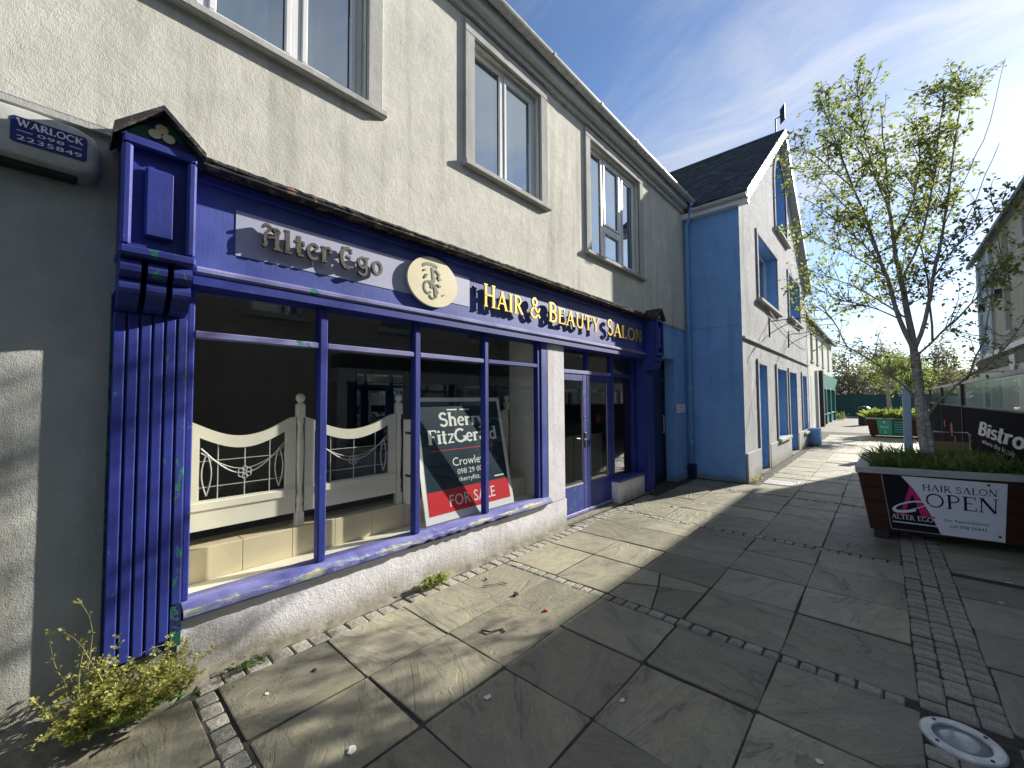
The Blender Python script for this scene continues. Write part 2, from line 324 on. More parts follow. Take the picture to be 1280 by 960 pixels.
# ------------------------------------------------------------------ mesh helpers
class MB:
    def __init__(s): s.v = []; s.f = []; s.smooth = False
    def add(s, vs, fs):
        o = len(s.v); s.v += [tuple(p) for p in vs]; s.f += [tuple(i + o for i in f) for f in fs]; return s
    def box(s, x0, x1, y0, y1, z0, z1):
        return s.hexa([(x0, y0, z0), (x1, y0, z0), (x1, y1, z0), (x0, y1, z0), (x0, y0, z1), (x1, y0, z1), (x1, y1, z1), (x0, y1, z1)])
    def hexa(s, p): return s.add(p, [(0, 3, 2, 1), (4, 5, 6, 7), (0, 1, 5, 4), (1, 2, 6, 5), (2, 3, 7, 6), (3, 0, 4, 7)])
    def cbox(s, x0, x1, y0, y1, z0, z1, c=0.006):   # box with chamfered edges all round
        P = []; cx, cy, cz = (x0 + x1) / 2, (y0 + y1) / 2, (z0 + z1) / 2
        bm = bmesh.new(); bmesh.ops.create_cube(bm, size=1)
        for v in bm.verts: v.co = ((x1 if v.co.x > 0 else x0), (y1 if v.co.y > 0 else y0), (z1 if v.co.z > 0 else z0))
        bmesh.ops.bevel(bm, geom=list(bm.edges), offset=c, segments=1, affect='EDGES')
        bm.verts.index_update()
        s.add([v.co[:] for v in bm.verts], [[v.index for v in f.verts] for f in bm.faces]); bm.free(); return s
    def prism(s, poly, fn, d0, d1):      # 2-D polygon (u,v) placed by fn(u,v,d) and extruded from d0 to d1
        n = len(poly)
        vs = [fn(u, v, d0) for u, v in poly] + [fn(u, v, d1) for u, v in poly]
        tri = tessellate_polygon([[Vector((u, v, 0)) for u, v in poly]])
        fs = [t for t in tri] + [tuple(i + n for i in reversed(t)) for t in tri]
        fs += [(i, (i + 1) % n, n + (i + 1) % n, n + i) for i in range(n)]
        return s.add(vs, fs)
    def sheet(s, loops, fn, reveal=0.0):  # polygon with holes, plus the reveals of the holes going back by `reveal`
        L = [[Vector((u, v, 0)) for u, v in lp] for lp in loops]
        flat = [p for lp in loops for p in lp]
        s.add([fn(u, v, 0) for u, v in flat], [t for t in tessellate_polygon(L)])
        if reveal:
            for lp in loops[1:]:
                n = len(lp)
                s.add([fn(u, v, 0) for u, v in lp] + [fn(u, v, -reveal) for u, v in lp], [(i, (i + 1) % n, n + (i + 1) % n, n + i) for i in range(n)])
        return s
    def tube(s, pts, rad, seg=6, cap=True):
        pts = [Vector(p) for p in pts]; n = len(pts)
        if not hasattr(rad, '__len__'): rad = [rad] * n
        base = len(s.v); ref = None
        for i, p in enumerate(pts):
            d = (pts[min(i + 1, n - 1)] - pts[max(i - 1, 0)])
            d = d.normalized() if d.length > 1e-9 else Vector((0, 0, 1))
            if ref is None: ref = Vector((1, 0, 0)) if abs(d.x) < 0.8 else Vector((0, 1, 0))
            a = d.cross(ref).normalized(); b = d.cross(a).normalized(); ref = b.cross(d) if False else ref
            for k in range(seg):
                t = 2 * math.pi * k / seg
                s.v.append(tuple(p + (a * math.cos(t) + b * math.sin(t)) * rad[i]))
        for i in range(n - 1):
            for k in range(seg):
                s.f.append((base + i * seg + k, base + i * seg + (k + 1) % seg, base + (i + 1) * seg + (k + 1) % seg, base + (i + 1) * seg + k))
        if cap:
            s.f.append(tuple(base + k for k in reversed(range(seg)))); s.f.append(tuple(base + (n - 1) * seg + k for k in range(seg)))
        return s
    def lathe(s, prof, c, seg=14):        # profile [(r,z)] about the vertical axis through c
        n = len(prof); base = len(s.v)
        for r, z in prof:
            for k in range(seg):
                t = 2 * math.pi * k / seg; s.v.append((c[0] + r * math.cos(t), c[1] + r * math.sin(t), c[2] + z))
        for i in range(n - 1):
            for k in range(seg):
                s.f.append((base + i * seg + k, base + i * seg + (k + 1) % seg, base + (i + 1) * seg + (k + 1) % seg, base + (i + 1) * seg + k))
        s.f.append(tuple(base + k for k in reversed(range(seg)))); s.f.append(tuple(base + (n - 1) * seg + k for k in range(seg)))
        return s
    def build(s, name, mat, parent=None, smooth=False, origin=None, recalc=True):
        off = Vector(origin) if origin is not None else (wloc(parent) if parent else Vector((0, 0, 0)))
        me = bpy.data.meshes.new(name)
        me.from_pydata([(a - off.x, b - off.y, c - off.z) for a, b, c in s.v], [], s.f)
        if recalc:
            bm = bmesh.new(); bm.from_mesh(me); bmesh.ops.recalc_face_normals(bm, faces=bm.faces); bm.to_mesh(me); bm.free()
        if smooth: me.polygons.foreach_set('use_smooth', [True] * len(me.polygons))
        me.materials.append(M[mat]); me.update()
        o = bpy.data.objects.new(name, me); C.objects.link(o)
        if parent is not None: o.parent = parent
        if origin is not None: o.location = off - (wloc(parent) if parent else Vector((0, 0, 0)))
        return o
def wloc(o):
    p = Vector((0, 0, 0))
    while o is not None: p += o.location; o = o.parent
    return p
def thing(name, label, cat, loc=(0, 0, 0), group=None):
    o = bpy.data.objects.new(name, None); C.objects.link(o); o.location = loc; o.empty_display_size = 0.2
    tag(o, label, cat, group); return o
def tag(o, label, cat, group=None, kind=None):
    if label: o['label'] = label
    if cat: o['category'] = cat
    if group: o['group'] = group
    if kind: o['kind'] = kind
    return o
def struct(o): o['kind'] = 'structure'; return o
def stuff(o): o['kind'] = 'stuff'; return o
FX = lambda X, s=1: (lambda u, v, d: (X + s * d, u, v))       # facade plane facing +X: u = Y, v = Z
FY = lambda Y, s=1: (lambda u, v, d: (u, Y + s * d, v))       # plane facing +-Y: u = X, v = Z
def rect(a, b, c, d): return [(a, c), (b, c), (b, d), (a, d)]

# ------------------------------------------------------------------ lettering (strokes with serifs)
def arc(cx, cy, rx, ry, a0, a1, n=9): return [(cx + rx * math.cos(R(a0 + (a1 - a0) * i / n)), cy + ry * math.sin(R(a0 + (a1 - a0) * i / n))) for i in range(n + 1)]
K, T_ = 0.17, 0.075
def ser(x, y, w=0.26): return ([(x - w / 2, y), (x + w / 2, y)], 0.06)
def stem(x, y0=0, y1=1, k=K, s=(1, 1)):
    r = [([(x, y0), (x, y1)], k)]
    if s[0]: r.append(ser(x, y0 + 0.03))
    if s[1]: r.append(ser(x, y1 - 0.03))
    return r
G = {
 'A': (.86, [([(.10, 0), (.44, 1)], T_), ([(.42, 1), (.76, 0)], K), ([(.22, .36), (.62, .36)], T_), ser(.10, .03), ser(.76, .03)]),
 'B': (.70, stem(.16) + [([(.16, .97)] + arc(.34, .76, .22, .21, 90, -90) + [(.16, .54)], .11), ([(.16, .54)] + arc(.34, .285, .28, .255, 90, -90) + [(.16, .03)], .12)]),
 'C': (.82, [(arc(.46, .5, .38, .46, 48, 312, 16), .13), ([(.72, .95), (.72, .72)], .06)]),
 'E': (.66, stem(.16) + [([(.16, .96), (.58, .96)], T_), ([(.16, .52), (.48, .52)], T_), ([(.16, .04), (.62, .04)], T_), ([(.58, .99), (.58, .80)], .06), ([(.62, 0), (.62, .22)], .06)]),
 'F': (.62, stem(.16) + [([(.16, .96), (.58, .96)], T_), ([(.16, .52), (.46, .52)], T_), ([(.58, .99), (.58, .78)], .06)]),
 'G': (.86, [(arc(.46, .5, .38, .46, 48, 340, 16), .13), ([(.80, .42), (.80, .06)], .13), ([(.62, .42), (.88, .42)], .06)]),
 'H': (.88, stem(.16) + stem(.72) + [([(.16, .52), (.72, .52)], T_)]),
 'I': (.36, stem(.18)),
 'K': (.80, stem(.16) + [([(.20, .42), (.66, .98)], T_), ([(.30, .54), (.72, .02)], K), ser(.66, .97), ser(.72, .03)]),
 'L': (.64, stem(.16) + [([(.16, .04), (.60, .04)], T_), ([(.60, 0), (.60, .26)], .06)]),
 'N': (.90, stem(.14, k=T_) + stem(.74, k=T_, s=(0, 1)) + [([(.14, .98), (.74, .0)], K)]),
 'O': (.92, [(arc(.46, .5, .37, .46, 0, 360, 22), .12)]),
 'P': (.66, stem(.16) + [([(.16, .97)] + arc(.34, .73, .24, .24, 90, -90) + [(.16, .48)], .10)]),
 'R': (.78, stem(.16) + [([(.16, .97)] + arc(.34, .75, .24, .22, 90, -90) + [(.16, .52)], .10), ([(.34, .53), (.70, .02)], K), ser(.70, .03, .2)]),
 'S': (.62, [(arc(.31, .74, .22, .22, 25, 270, 10) + arc(.31, .27, .23, .24, 90, -155, 10)[1:], .125)]),
 'T': (.74, stem(.37, s=(1, 0)) + [([(.04, .96), (.70, .96)], T_), ([(.05, .99), (.05, .78)], .06), ([(.69, .99), (.69, .78)], .06)]),
 'U': (.84, [([(.16, 1), (.16, .34)] + arc(.42, .32, .26, .28, 180, 360, 9) + [(.68, 1)], .12), ser(.16, .97), ser(.68, .97)]),
 'W': (1.15, [([(.08, 1), (.34, 0)], K), ([(.34, 0), (.57, .9)], T_), ([(.56, .95), (.80, 0)], K), ([(.80, 0), (1.04, 1)], T_), ser(.08, .97), ser(1.04, .97), ser(.56, .97, .2)]),
 'Y': (.80, [([(.08, 1), (.40, .46)], .14), ([(.40, .46), (.72, 1)], T_), ([(.40, .48), (.40, 0)], K), ser(.08, .97), ser(.72, .97), ser(.40, .03)]),
 '&': (.92, [([(.82, .04), (.26, .66)] + arc(.38, .78, .17, .18, 200, -30, 9) + [(.22, .44)] + arc(.34, .24, .26, .22, 140, 320, 9) + [(.80, .52)], .11)]),
 'a': (.56, [(arc(.25, .48, .19, .17, 160, 0, 7) + [(.44, .0)], .12), (arc(.27, .19, .19, .17, 70, 330, 10), .10), ser(.48, .03, .16)]),
 'd': (.62, [(arc(.28, .32, .21, .30, 0, 360, 14), .11), ([(.49, 1.02), (.49, 0)], .15), ser(.42, .98, .2), ser(.53, .03, .18)]),
 'e': (.54, [([(.07, .36), (.48, .36)], .07), (arc(.28, .33, .21, .30, 5, 315, 12), .115)]),
 'g': (.58, [(arc(.26, .44, .19, .20, 0, 360, 14), .11), ([(.46, .62), (.46, -.1)] + arc(.27, -.1, .19, .19, 0, -170, 8), .10), ([(.42, .62), (.58, .64)], .07)]),
 'h': (.64, stem(.14, 0, 1.02, .15) + [([(.14, .42)] + arc(.32, .42, .17, .21, 170, 0, 7) + [(.49, 0)], .13), ser(.49, .03, .22)]),
 'i': (.30, stem(.15, 0, .66, .15) + [([(.15, .80), (.15, .94)], .15)]),
 'l': (.30, stem(.15, 0, 1.02, .15)),
 'o': (.58, [(arc(.29, .33, .21, .29, 0, 360, 16), .115)]),
 'r': (.48, stem(.14, 0, .66, .15) + [([(.16, .40)] + arc(.30, .44, .14, .18, 170, 40, 6), .11)]),
 's': (.46, [(arc(.23, .48, .15, .15, 25, 270, 8) + arc(.23, .18, .16, .16, 90, -155, 8)[1:], .10)]),
 't': (.40, [([(.17, .9), (.17, .12)] + arc(.27, .12, .10, .10, 180, 300, 4), .14), ([(.03, .63), (.36, .63)], .07)]),
 'y': (.60, [([(.08, .66), (.32, .04)], .14), ([(.54, .66), (.30, .0), (.18, -.24), (.06, -.22)], .08), ser(.08, .64, .2), ser(.54, .64, .16)]),
 'z': (.50, [([(.06, .62), (.44, .62), (.08, .04), (.46, .04)], .09)]),
}
def glyph(mb, ch, fn, u0, v0, su, sv, d0, d1, bold=1.0, shear=0.0, eps=0.0005):
    w, strokes = G[ch]
    for j, (pts, wd) in enumerate(strokes):
        n = len(pts); P = [Vector(p) for p in pts]
        closed = (P[0] - P[-1]).length < 1e-4
        if closed: P = P[:-1]; n -= 1
        Lp, Rp = [], []
        for i in range(n):
            a = P[(i - 1) % n] if (closed or i > 0) else None; b = P[(i + 1) % n] if (closed or i < n - 1) else None
            d1_ = (P[i] - a).normalized() if a is not None else None; d2_ = (b - P[i]).normalized() if b is not None else None
            if d1_ is None: t = d2_
            elif d2_ is None: t = d1_
            else:
                t = d1_ + d2_; t = t.normalized() if t.length > 1e-6 else d1_
            nn = Vector((-t.y, t.x)); h = wd * bold / 2
            if d1_ is not None and d2_ is not None:
                c = max(0.5, nn.dot(Vector((-d1_.y, d1_.x)))); h = h / c
            Lp.append(P[i] + nn * h); Rp.append(P[i] - nn * h)
        m = n if closed else n - 1
        e1 = d1 + eps * j
        def pl(p, d): return fn(u0 + (p.x + shear * p.y) * su, v0 + p.y * sv, d)
        vs = []
        for i in range(n): vs += [pl(Lp[i], d0), pl(Rp[i], d0), pl(Lp[i], e1), pl(Rp[i], e1)]
        fs = []
        for i in range(m):
            a, b = 4 * i, 4 * ((i + 1) % n)
            fs += [(a + 2, b + 2, b + 3, a + 3), (a, a + 2, b + 2, b)[::-1], (a + 1, b + 1, b + 3, a + 3)[::-1], (a, a + 1, b + 1, b)]
        if not closed: fs += [(0, 1, 3, 2), (4 * n - 4, 4 * n - 2, 4 * n - 1, 4 * n - 3)]
        mb.add(vs, fs)
    return w
def wid(s, sp=0.06): return sum((G[c][0] + sp) if c != ' ' else 0.42 for c in s)
def word(mb, s, fn, ua, ub, v0, h, d0, d1, sp=0.06, **k):   # text filling u in [ua, ub] at cap height h
    su = (ub - ua) / wid(s, sp); u = ua
    for c in s:
        if c == ' ': u += 0.42 * su; continue
        glyph(mb, c, fn, u, v0, su, h, d0, d1, **k); u += (G[c][0] + sp) * su
    return mb
def printed(mb, s, fn, ua, ub, v0, h, d0, shear=0.0):          # small sans print made with the built-in font
    cu = bpy.data.curves.new('tmp', 'FONT'); cu.body = s; cu.size = 1.0; cu.resolution_u = 2; cu.shear = shear
    o = bpy.data.objects.new('tmp', cu); C.objects.link(o)
    dg = bpy.context.evaluated_depsgraph_get(); me = bpy.data.meshes.new_from_object(o.evaluated_get(dg))
    xs = [v.co.x for v in me.vertices]; ys = [v.co.y for v in me.vertices]
    x0, x1, y1 = min(xs), max(xs), max(max(ys), 0.6)
    mb.add([fn(ua + (v.co.x - x0) / (x1 - x0) * (ub - ua), v0 + v.co.y / y1 * h, d0) for v in me.vertices], [tuple(p.vertices) for p in me.polygons])
    bpy.data.objects.remove(o); bpy.data.curves.remove(cu); bpy.data.meshes.remove(me)
    return mb

# ================================================================== ground and paving
struct(MB().box(-1500, 1500, -1500, 1500, -0.6, -0.075).build('ground', 'terrain'))
pav = struct(MB().box(-0.6, 9.0, -6.0, 26.0, -0.07, -0.008).build('pavement', 'grout'))
struct(MB().box(-3.0, 30.0, 26.0, 49.0, -0.07, -0.004).build('far_pavement', 'paving_far'))

def flag(x0, x1, y0, y1, parent, name='flagstone', jit=0.006, z=0.0):
    w = [rnd.uniform(-jit, jit) for _ in range(8)]; g = 0.006
    P = [(x0 + g + w[0], y0 + g + w[1]), (x1 - g + w[2], y0 + g + w[3]), (x1 - g + w[4], y1 - g + w[5]), (x0 + g + w[6], y1 - g + w[7])]
    poly = []
    for i in range(4):                                     # uneven, slightly chipped outline
        a, b = Vector(P[i]), Vector(P[(i + 1) % 4]); n = 3
        for k in range(n):
            p = a.lerp(b, k / n) if k else a + (b - a).normalized() * rnd.uniform(0.004, 0.02)
            if k: p += Vector((rnd.uniform(-.004, .004), rnd.uniform(-.004, .004)))
            poly.append(p)
        poly.append(b - (b - a).normalized() * rnd.uniform(0.004, 0.02))
    c = sum(poly, Vector((0, 0))) / len(poly); n = len(poly)
    zt = z + rnd.uniform(-0.004, 0.004); tx, ty = rnd.uniform(-.008, .008), rnd.uniform(-.008, .008)
    zf = lambda p: zt + (p.x - c.x) * tx + (p.y - c.y) * ty
    m = MB()
    vs = [(p.x, p.y, -0.05) for p in poly] + [(p.x, p.y, zf(p) - 0.0015) for p in poly]
    vs += [(p.x + (c.x - p.x) * 0.02, p.y + (c.y - p.y) * 0.02, zf(p)) for p in poly]
    fs = [(i, (i + 1) % n, n + (i + 1) % n, n + i) for i in range(n)] + [(n + i, n + (i + 1) % n, 2 * n + (i + 1) % n, 2 * n + i) for i in range(n)]
    fs += [tuple(2 * n + i for i in range(n))]
    return m.add(vs, fs).build(name, 'flag_stone', parent, origin=(c.x, c.y, 0))
def sett_geo(m, cx, cy, lx, ly, z=0.0):
    q = lambda: rnd.uniform(.08, .26); hx, hy = lx / 2, ly / 2; poly = []
    for sx_, sy_ in ((1, 1), (-1, 1), (-1, -1), (1, -1)):
        a = (cx + sx_ * hx, cy + sy_ * hy * (1 - q())); b = (cx + sx_ * hx * (1 - q()), cy + sy_ * hy)
        poly += [a, b] if sx_ * sy_ > 0 else [b, a]
    poly = [(a + rnd.uniform(-.003, .003), b + rnd.uniform(-.003, .003)) for a, b in poly]; n = 8
    h = z + rnd.uniform(-.006, .003)
    vs = [(a, b, -0.05) for a, b in poly] + [(a, b, h - 0.006) for a, b in poly] + [(cx + (a - cx) * .86, cy + (b - cy) * .86, h + rnd.uniform(-.002, .002)) for a, b in poly]
    fs = [(i, (i + 1) % n, n + (i + 1) % n, n + i) for i in range(n)] + [(n + i, n + (i + 1) % n, 2 * n + (i + 1) % n, 2 * n + i) for i in range(n)] + [tuple(2 * n + i for i in range(n))]
    m.add(vs, fs)
def sett(cx, cy, lx, ly):
    m = MB(); sett_geo(m, cx, cy, lx, ly); return m.build('sett', 'granite', pav, smooth=False, origin=(cx, cy, 0))

bands = [-1.98, 0.60, 3.18, 5.75, 8.35, 10.93, 13.5, 16.1, 18.7, 21.3, 23.9]
rows_by_band = {0.60: [0.66, 1.305, 1.925, 2.545, 3.125], 3.18: [3.235, 3.935, 4.52, 5.16, 5.695], 5.75: [5.805, 6.55, 7.15, 7.72, 8.30], 8.35: [8.405, 9.06, 9.74, 10.36, 10.88]}
cols = [0.19, 0.765, 1.325, 1.965, 2.595, 3.25]
nflag = 0
blue_front = lambda y: 1.12 if y > 9.0 else 0.0
for b, b2 in zip(bands[:-1], bands[1:]):
    rows = rows_by_band.get(b) or [b + 0.055 + (b2 - b - 0.11) * k / 4 + (rnd.uniform(-.04, .04) if 0 < k < 4 else 0) for k in range(5)]
    for r in range(4):
        if rows[r + 1] < -1.2: continue
        for ci in range(5):
            if b == 3.18 and r == 0 and ci == 2: continue
            x0, x1 = cols[ci], cols[ci + 1]
            if rows[r] > 8.9:
                if x1 < 1.25: continue
                x0 = max(x0, 1.30)
            j = rnd.uniform(-.012, .012) if ci not in (2,) else 0
            flag(x0, x1, rows[r] + (0 if r == 0 else j), rows[r + 1] + (0 if r == 3 else j), pav); nflag += 1
        # beyond the sett strip
        if rows[r] < 17:
            for x0, x1 in ((3.583, 4.42), (4.43, 5.25)):
                if rows[r] < -0.2 or (rows[r] > 12): continue
                flag(x0, x1, rows[r], rows[r + 1], pav); nflag += 1
        elif rows[r] < 24:
            flag(3.24, 4.1, rows[r], rows[r + 1], pav)
# one flag by the second band is broken into four pieces
bx = [(1.33, 3.235), (1.96, 3.235), (1.96, 3.935), (1.33, 3.935)]
ctr = (1.60, 3.66); mids = [(1.72, 3.235), (1.96, 3.80), (1.50, 3.935), (1.33, 3.52)]
for k in range(4):
    q = [mids[k - 1], bx[k], mids[k], ctr]; cxy = (sum(p[0] for p in q) / 4, sum(p[1] for p in q) / 4)
    q = [(p[0] + (cxy[0] - p[0]) * .045, p[1] + (cxy[1] - p[1]) * .045) for p in q]
    zt = rnd.uniform(-.006, .002)
    m = MB().add([(a, c_, -0.05) for a, c_ in q] + [(a, c_, zt) for a, c_ in q], [(0, 1, 5, 4), (1, 2, 6, 5), (2, 3, 7, 6), (3, 0, 4, 7), (4, 5, 6, 7)])
    m.build('flagstone', 'flag_stone', pav, origin=(cxy[0], cxy[1], 0))
rest = MB(); ns = 0
for b in bands:
    x = 0.2 if b < 9 else 1.25
    while x < 3.2:
        l = rnd.uniform(0.075, 0.125)
        if b in (0.60, 3.18, 5.75): sett(x + l / 2, b + rnd.uniform(-.006, .006), l - 0.006, 0.098); ns += 1
        elif b > 0: sett_geo(rest, x + l / 2, b, l - 0.006, 0.098)
        x += l + rnd.uniform(0, .012)
y = -0.2
while y < 4.6:                                                # single row along the foot of the shop wall
    l = rnd.uniform(0.09, 0.15)
    if not -0.2 < y < 0.55: sett(0.125, y + l / 2, 0.12, l - 0.007); ns += 1
    y += l
while y < 7.0:
    l = rnd.uniform(0.06, 0.11)
    for xx in (0.05, 0.14): sett_geo(rest, xx, y + l / 2, 0.086, l - 0.006)
    y += l
y = -0.3
while y < 12:                                                 # three-wide strip beside the planter
    for k in range(3):
        a = (3.305 + k * 0.112, y + rnd.uniform(-.012, .012), 0.107, 0.098)
        if abs(a[1] - 3.0) < 0.17 and abs(a[0] - 3.385) < 0.19: continue
        if 2.4 < y < 6.4 and ns < 296: sett(*a); ns += 1
        else: sett_geo(rest, *a)
    y += 0.104
stuff(rest.build('far_setts', 'granite', pav))
# haunch of old mortar where the paving climbs to the wall beside the pilaster
m = MB()
ys = [-2.2 + 0.15 * i for i in range(20)]
for i, yy in enumerate(ys):
    f = min(1.0, max(0.0, (0.62 - yy) / 0.5)); h = 0.015 + 0.10 * f + rnd.uniform(-.01, .01); wd = 0.10 + 0.30 * f
    m.v += [(-0.03, yy, h), (0.06, yy, h * 0.72 + rnd.uniform(-.008, .008)), (wd * .6, yy, h * .35 + rnd.uniform(-.006, .006)), (wd, yy, -0.03)]
for i in range(len(ys) - 1):
    for k in range(3): m.f.append((4 * i + k, 4 * i + k + 1, 4 * i + 5 + k, 4 * i + 4 + k))
m.build('mortar_fillet', 'mortar', pav, smooth=True)
m = MB()                                                      # crumbly mortar line at the riser
ys = [0.5 + 0.05 * i for i in range(82)]
for yy in ys:
    h = rnd.uniform(0.002, 0.03) * (1.5 if 3.0 < yy < 4.2 else 1)
    m.v += [(-0.01, yy, h + .01), (0.025 + rnd.uniform(0, .02), yy, h * .8), (0.075 + rnd.uniform(-.02, .02), yy, -0.03)]
for i in range(len(ys) - 1):
    for k in range(2): m.f.append((3 * i + k, 3 * i + k + 1, 3 * i + 4 + k, 3 * i + 3 + k))
m.build('mortar_line', 'mortar', pav, smooth=True)

# ================================================================== shop building
sb = thing('shop_building', 'long cream rendered two-storey building above the blue salon shopfront', 'building', (-2.5, 3.0, 0))
# upper wall with its three window openings
W = [(0.0, 1.66, 4.165, 5.56), (2.87, 4.01, 4.165, 5.56), (5.20, 6.87, 3.865, 5.575)]
MB().sheet([rect(-7.0, 9.185, 3.2, 5.82)] + [rect(*w) for w in W], FX(0.02), 0.14).build('upper_wall', 'render_cream', sb)
MB().box(-0.3, 0.018, -7.0, 9.18, 3.165, 3.2).build('wall_ledge', 'surround', sb)
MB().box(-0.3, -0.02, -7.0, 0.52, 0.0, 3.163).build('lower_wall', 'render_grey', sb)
MB().box(-0.25, 0.0, 0.50, 4.55, 0.0, 0.372).build('stall_riser', 'render_white', sb)
MB().cbox(-0.35, 0.0, 4.15, 4.53, 0.374, 2.50, 0.012).build('pier', 'render_white', sb)
MB().cbox(-0.24, -0.004, 6.02, 7.02, 0.0, 0.36, 0.01).build('side_riser', 'render_white', sb)
# blue painted ground floor between the shopfront and the projecting house
lw = MB().sheet([[(7.0, 0), (7.36, 0), (7.36, 2.5), (8.45, 2.5), (8.45, 0), (9.185, 0), (9.185, 3.164), (7.0, 3.164)]], FX(0.0))
lw.add([(0, 8.45, 0), (-.22, 8.45, 0), (-.22, 8.45, 2.5), (0, 8.45, 2.5)], [(0, 1, 2, 3)]); lw.add([(0, 7.36, 2.5), (-.22, 7.36, 2.5), (-.22, 8.45, 2.5), (0, 8.45, 2.5)], [(0, 1, 2, 3)])
lw.add([(0, 7.36, 0), (-.22, 7.36, 0), (-.22, 7.36, 2.5), (0, 7.36, 2.5)], [(0, 1, 2, 3)])
lw.build('blue_lower_wall', 'paint_skyblue', sb)
MB().box(0.001, 0.022, 8.46, 9.18, 0.0, 0.16).build('plinth', 'paint_skyblue', sb)
d2 = MB().box(-0.27, -0.22, 7.36, 8.45, 0.02, 2.5).build('door', 'navy_door', sb); d2['label'] = 'dark navy flush side door'
for q in ((7.36, 7.43, .02, 2.5), (8.38, 8.45, .02, 2.5), (7.43, 8.38, 2.05, 2.12)): MB().box(-0.219, -0.20, *q).build('frame_board', 'navy_door', d2)
MB().tube([(-0.21, 8.28, 1.0), (-0.17, 8.28, 1.0), (-0.17, 8.28, 1.35), (-0.21, 8.28, 1.35)], 0.012).build('pull_handle', 'steel', d2)
# windows
def window(i, w, mulls, trans=None, sill_z=None):
    y0, y1, z0, z1 = w
    wo_ = bpy.data.objects.new('window', None); C.objects.link(wo_); wo_.parent = sb; wo_.location = Vector((0, y0, z0)) - sb.location
    m = MB(); s = 0.135; p = 0.052                        # raised plaster surround on three sides
    m.cbox(0.0, p, y0 - s, y0, z0, z1, .006).cbox(0.0, p, y1, y1 + s, z0, z1, .006).cbox(0.0, p, y0 - s, y1 + s, z1, z1 + s, .006)
    m.build('surround', 'surround', wo_)
    MB().cbox(-0.12, 0.088, y0 - s - 0.02, y1 + s + 0.03, z0 - 0.058, z0 - 0.002, .008).build('sill', 'surround', wo_)
    xf, xb, f = -0.055, -0.115, 0.062
    fr = MB().cbox(xb, xf, y0, y1, z0, z0 + f, .008).cbox(xb, xf, y0, y1, z1 - f, z1, .008).cbox(xb, xf - .001, y0, y0 + f, z0 + f, z1 - f, .008).cbox(xb, xf - .001, y1 - f, y1, z0 + f, z1 - f, .008)
    for q in mulls: fr.cbox(xb, xf + .002, q - .033, q + .033, z0 + f, z1 - f, .008)
    if trans:
        a, b, tz = trans; fr.cbox(xb, xf + .004, a, b, tz - .035, tz + .035, .008)
    # casements standing a little proud, with a dark gasket line
    fr.build('frame', 'pvc_white', wo_)
    ed = [y0 + f] + [q for q in mulls] + [y1 - f]
    for k in range(len(ed) - 1):
        a = ed[k] + (0.033 if k else 0); b = ed[k + 1] - (0.033 if k < len(ed) - 2 else 0)
        lites = [(z0 + f, z1 - f)]
        if trans and k == 1: lites = [(z0 + f, trans[2] - .035), (trans[2] + .035, z1 - f)]
        for (za, zb) in lites:
            if k != 0:
                c = MB(); g = .045; X0, X1 = xf - .02, xf + .014
                c.cbox(X0, X1, a + .004, b - .004, za + .004, za + g, .006).cbox(X0, X1, a + .004, b - .004, zb - g, zb - .004, .006).cbox(X0, X1 - .001, a + .004, a + g, za + g, zb - g, .006).cbox(X0, X1 - .001, b - g, b - .004, za + g, zb - g, .006)
                ca = c.build('casement', 'pvc_white', wo_)
                a2, b2, za2, zb2 = a + g, b - g, za + g, zb - g
            else: a2, b2, za2, zb2 = a, b, za, zb
            MB().box(xf - .030, xf - .024, a2 - .002, b2 + .002, za2 - .002, zb2 + .002).build('pane', 'window_glass', wo_)
            gk = MB(); t = .008
            for q0, q1 in ((a2, a2 + t), (b2 - t, b2)): MB().box(xf - .023, xf - .020, q0, q1, za2, zb2).build('gasket', 'dark_metal', wo_)
    return wo_
window(0, W[0], [0.55, 1.13]); window(1, W[1], [3.385]); window(2, W[2], [5.70, 6.31], (5.70, 6.31, 4.42))
# eaves
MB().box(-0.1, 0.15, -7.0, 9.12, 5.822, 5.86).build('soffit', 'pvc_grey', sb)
MB().box(0.12, 0.15, -7.0, 9.12, 5.862, 5.98).box(0.022, 0.07, -7.0, 9.12, 5.74, 5.82).build('eaves_board', 'gutter_grey', sb)
m = MB(); gy = [-7.0, 9.14]
prof = [(0.215 + 0.062 * math.cos(R(a)), 5.985 + 0.062 * math.sin(R(a))) for a in range(180, 361, 20)]
prof_in = [(0.215 + 0.055 * math.cos(R(a)), 5.985 + 0.055 * math.sin(R(a))) for a in range(360, 179, -20)]
m.prism(prof + prof_in, lambda u, v, d: (u, d, v), -7.0, 9.14); gu = m.build('gutter', 'gutter_grey', sb)
yy = -0.6
while yy < 9:
    MB().prism([(0.215 + 0.068 * math.cos(R(a)), 5.985 + 0.068 * math.sin(R(a))) for a in range(170, 371, 20)], lambda u, v, d: (u, d, v), yy, yy + 0.05).build('gutter_joint', 'gutter_grey', gu); yy += 1.15
MB().add([(0.23, -7, 6.02), (0.23, 9.15, 6.02), (-4.0, 9.15, 8.9), (-4.0, -7, 8.9), (0.23, -7, 6.0), (0.23, 9.15, 6.0), (-4.0, 9.15, 8.85), (-4.0, -7, 8.85)], [(0, 1, 2, 3), (4, 7, 6, 5), (0, 4, 5, 1), (2, 6, 7, 3)]).build('roof', 'slate', sb)
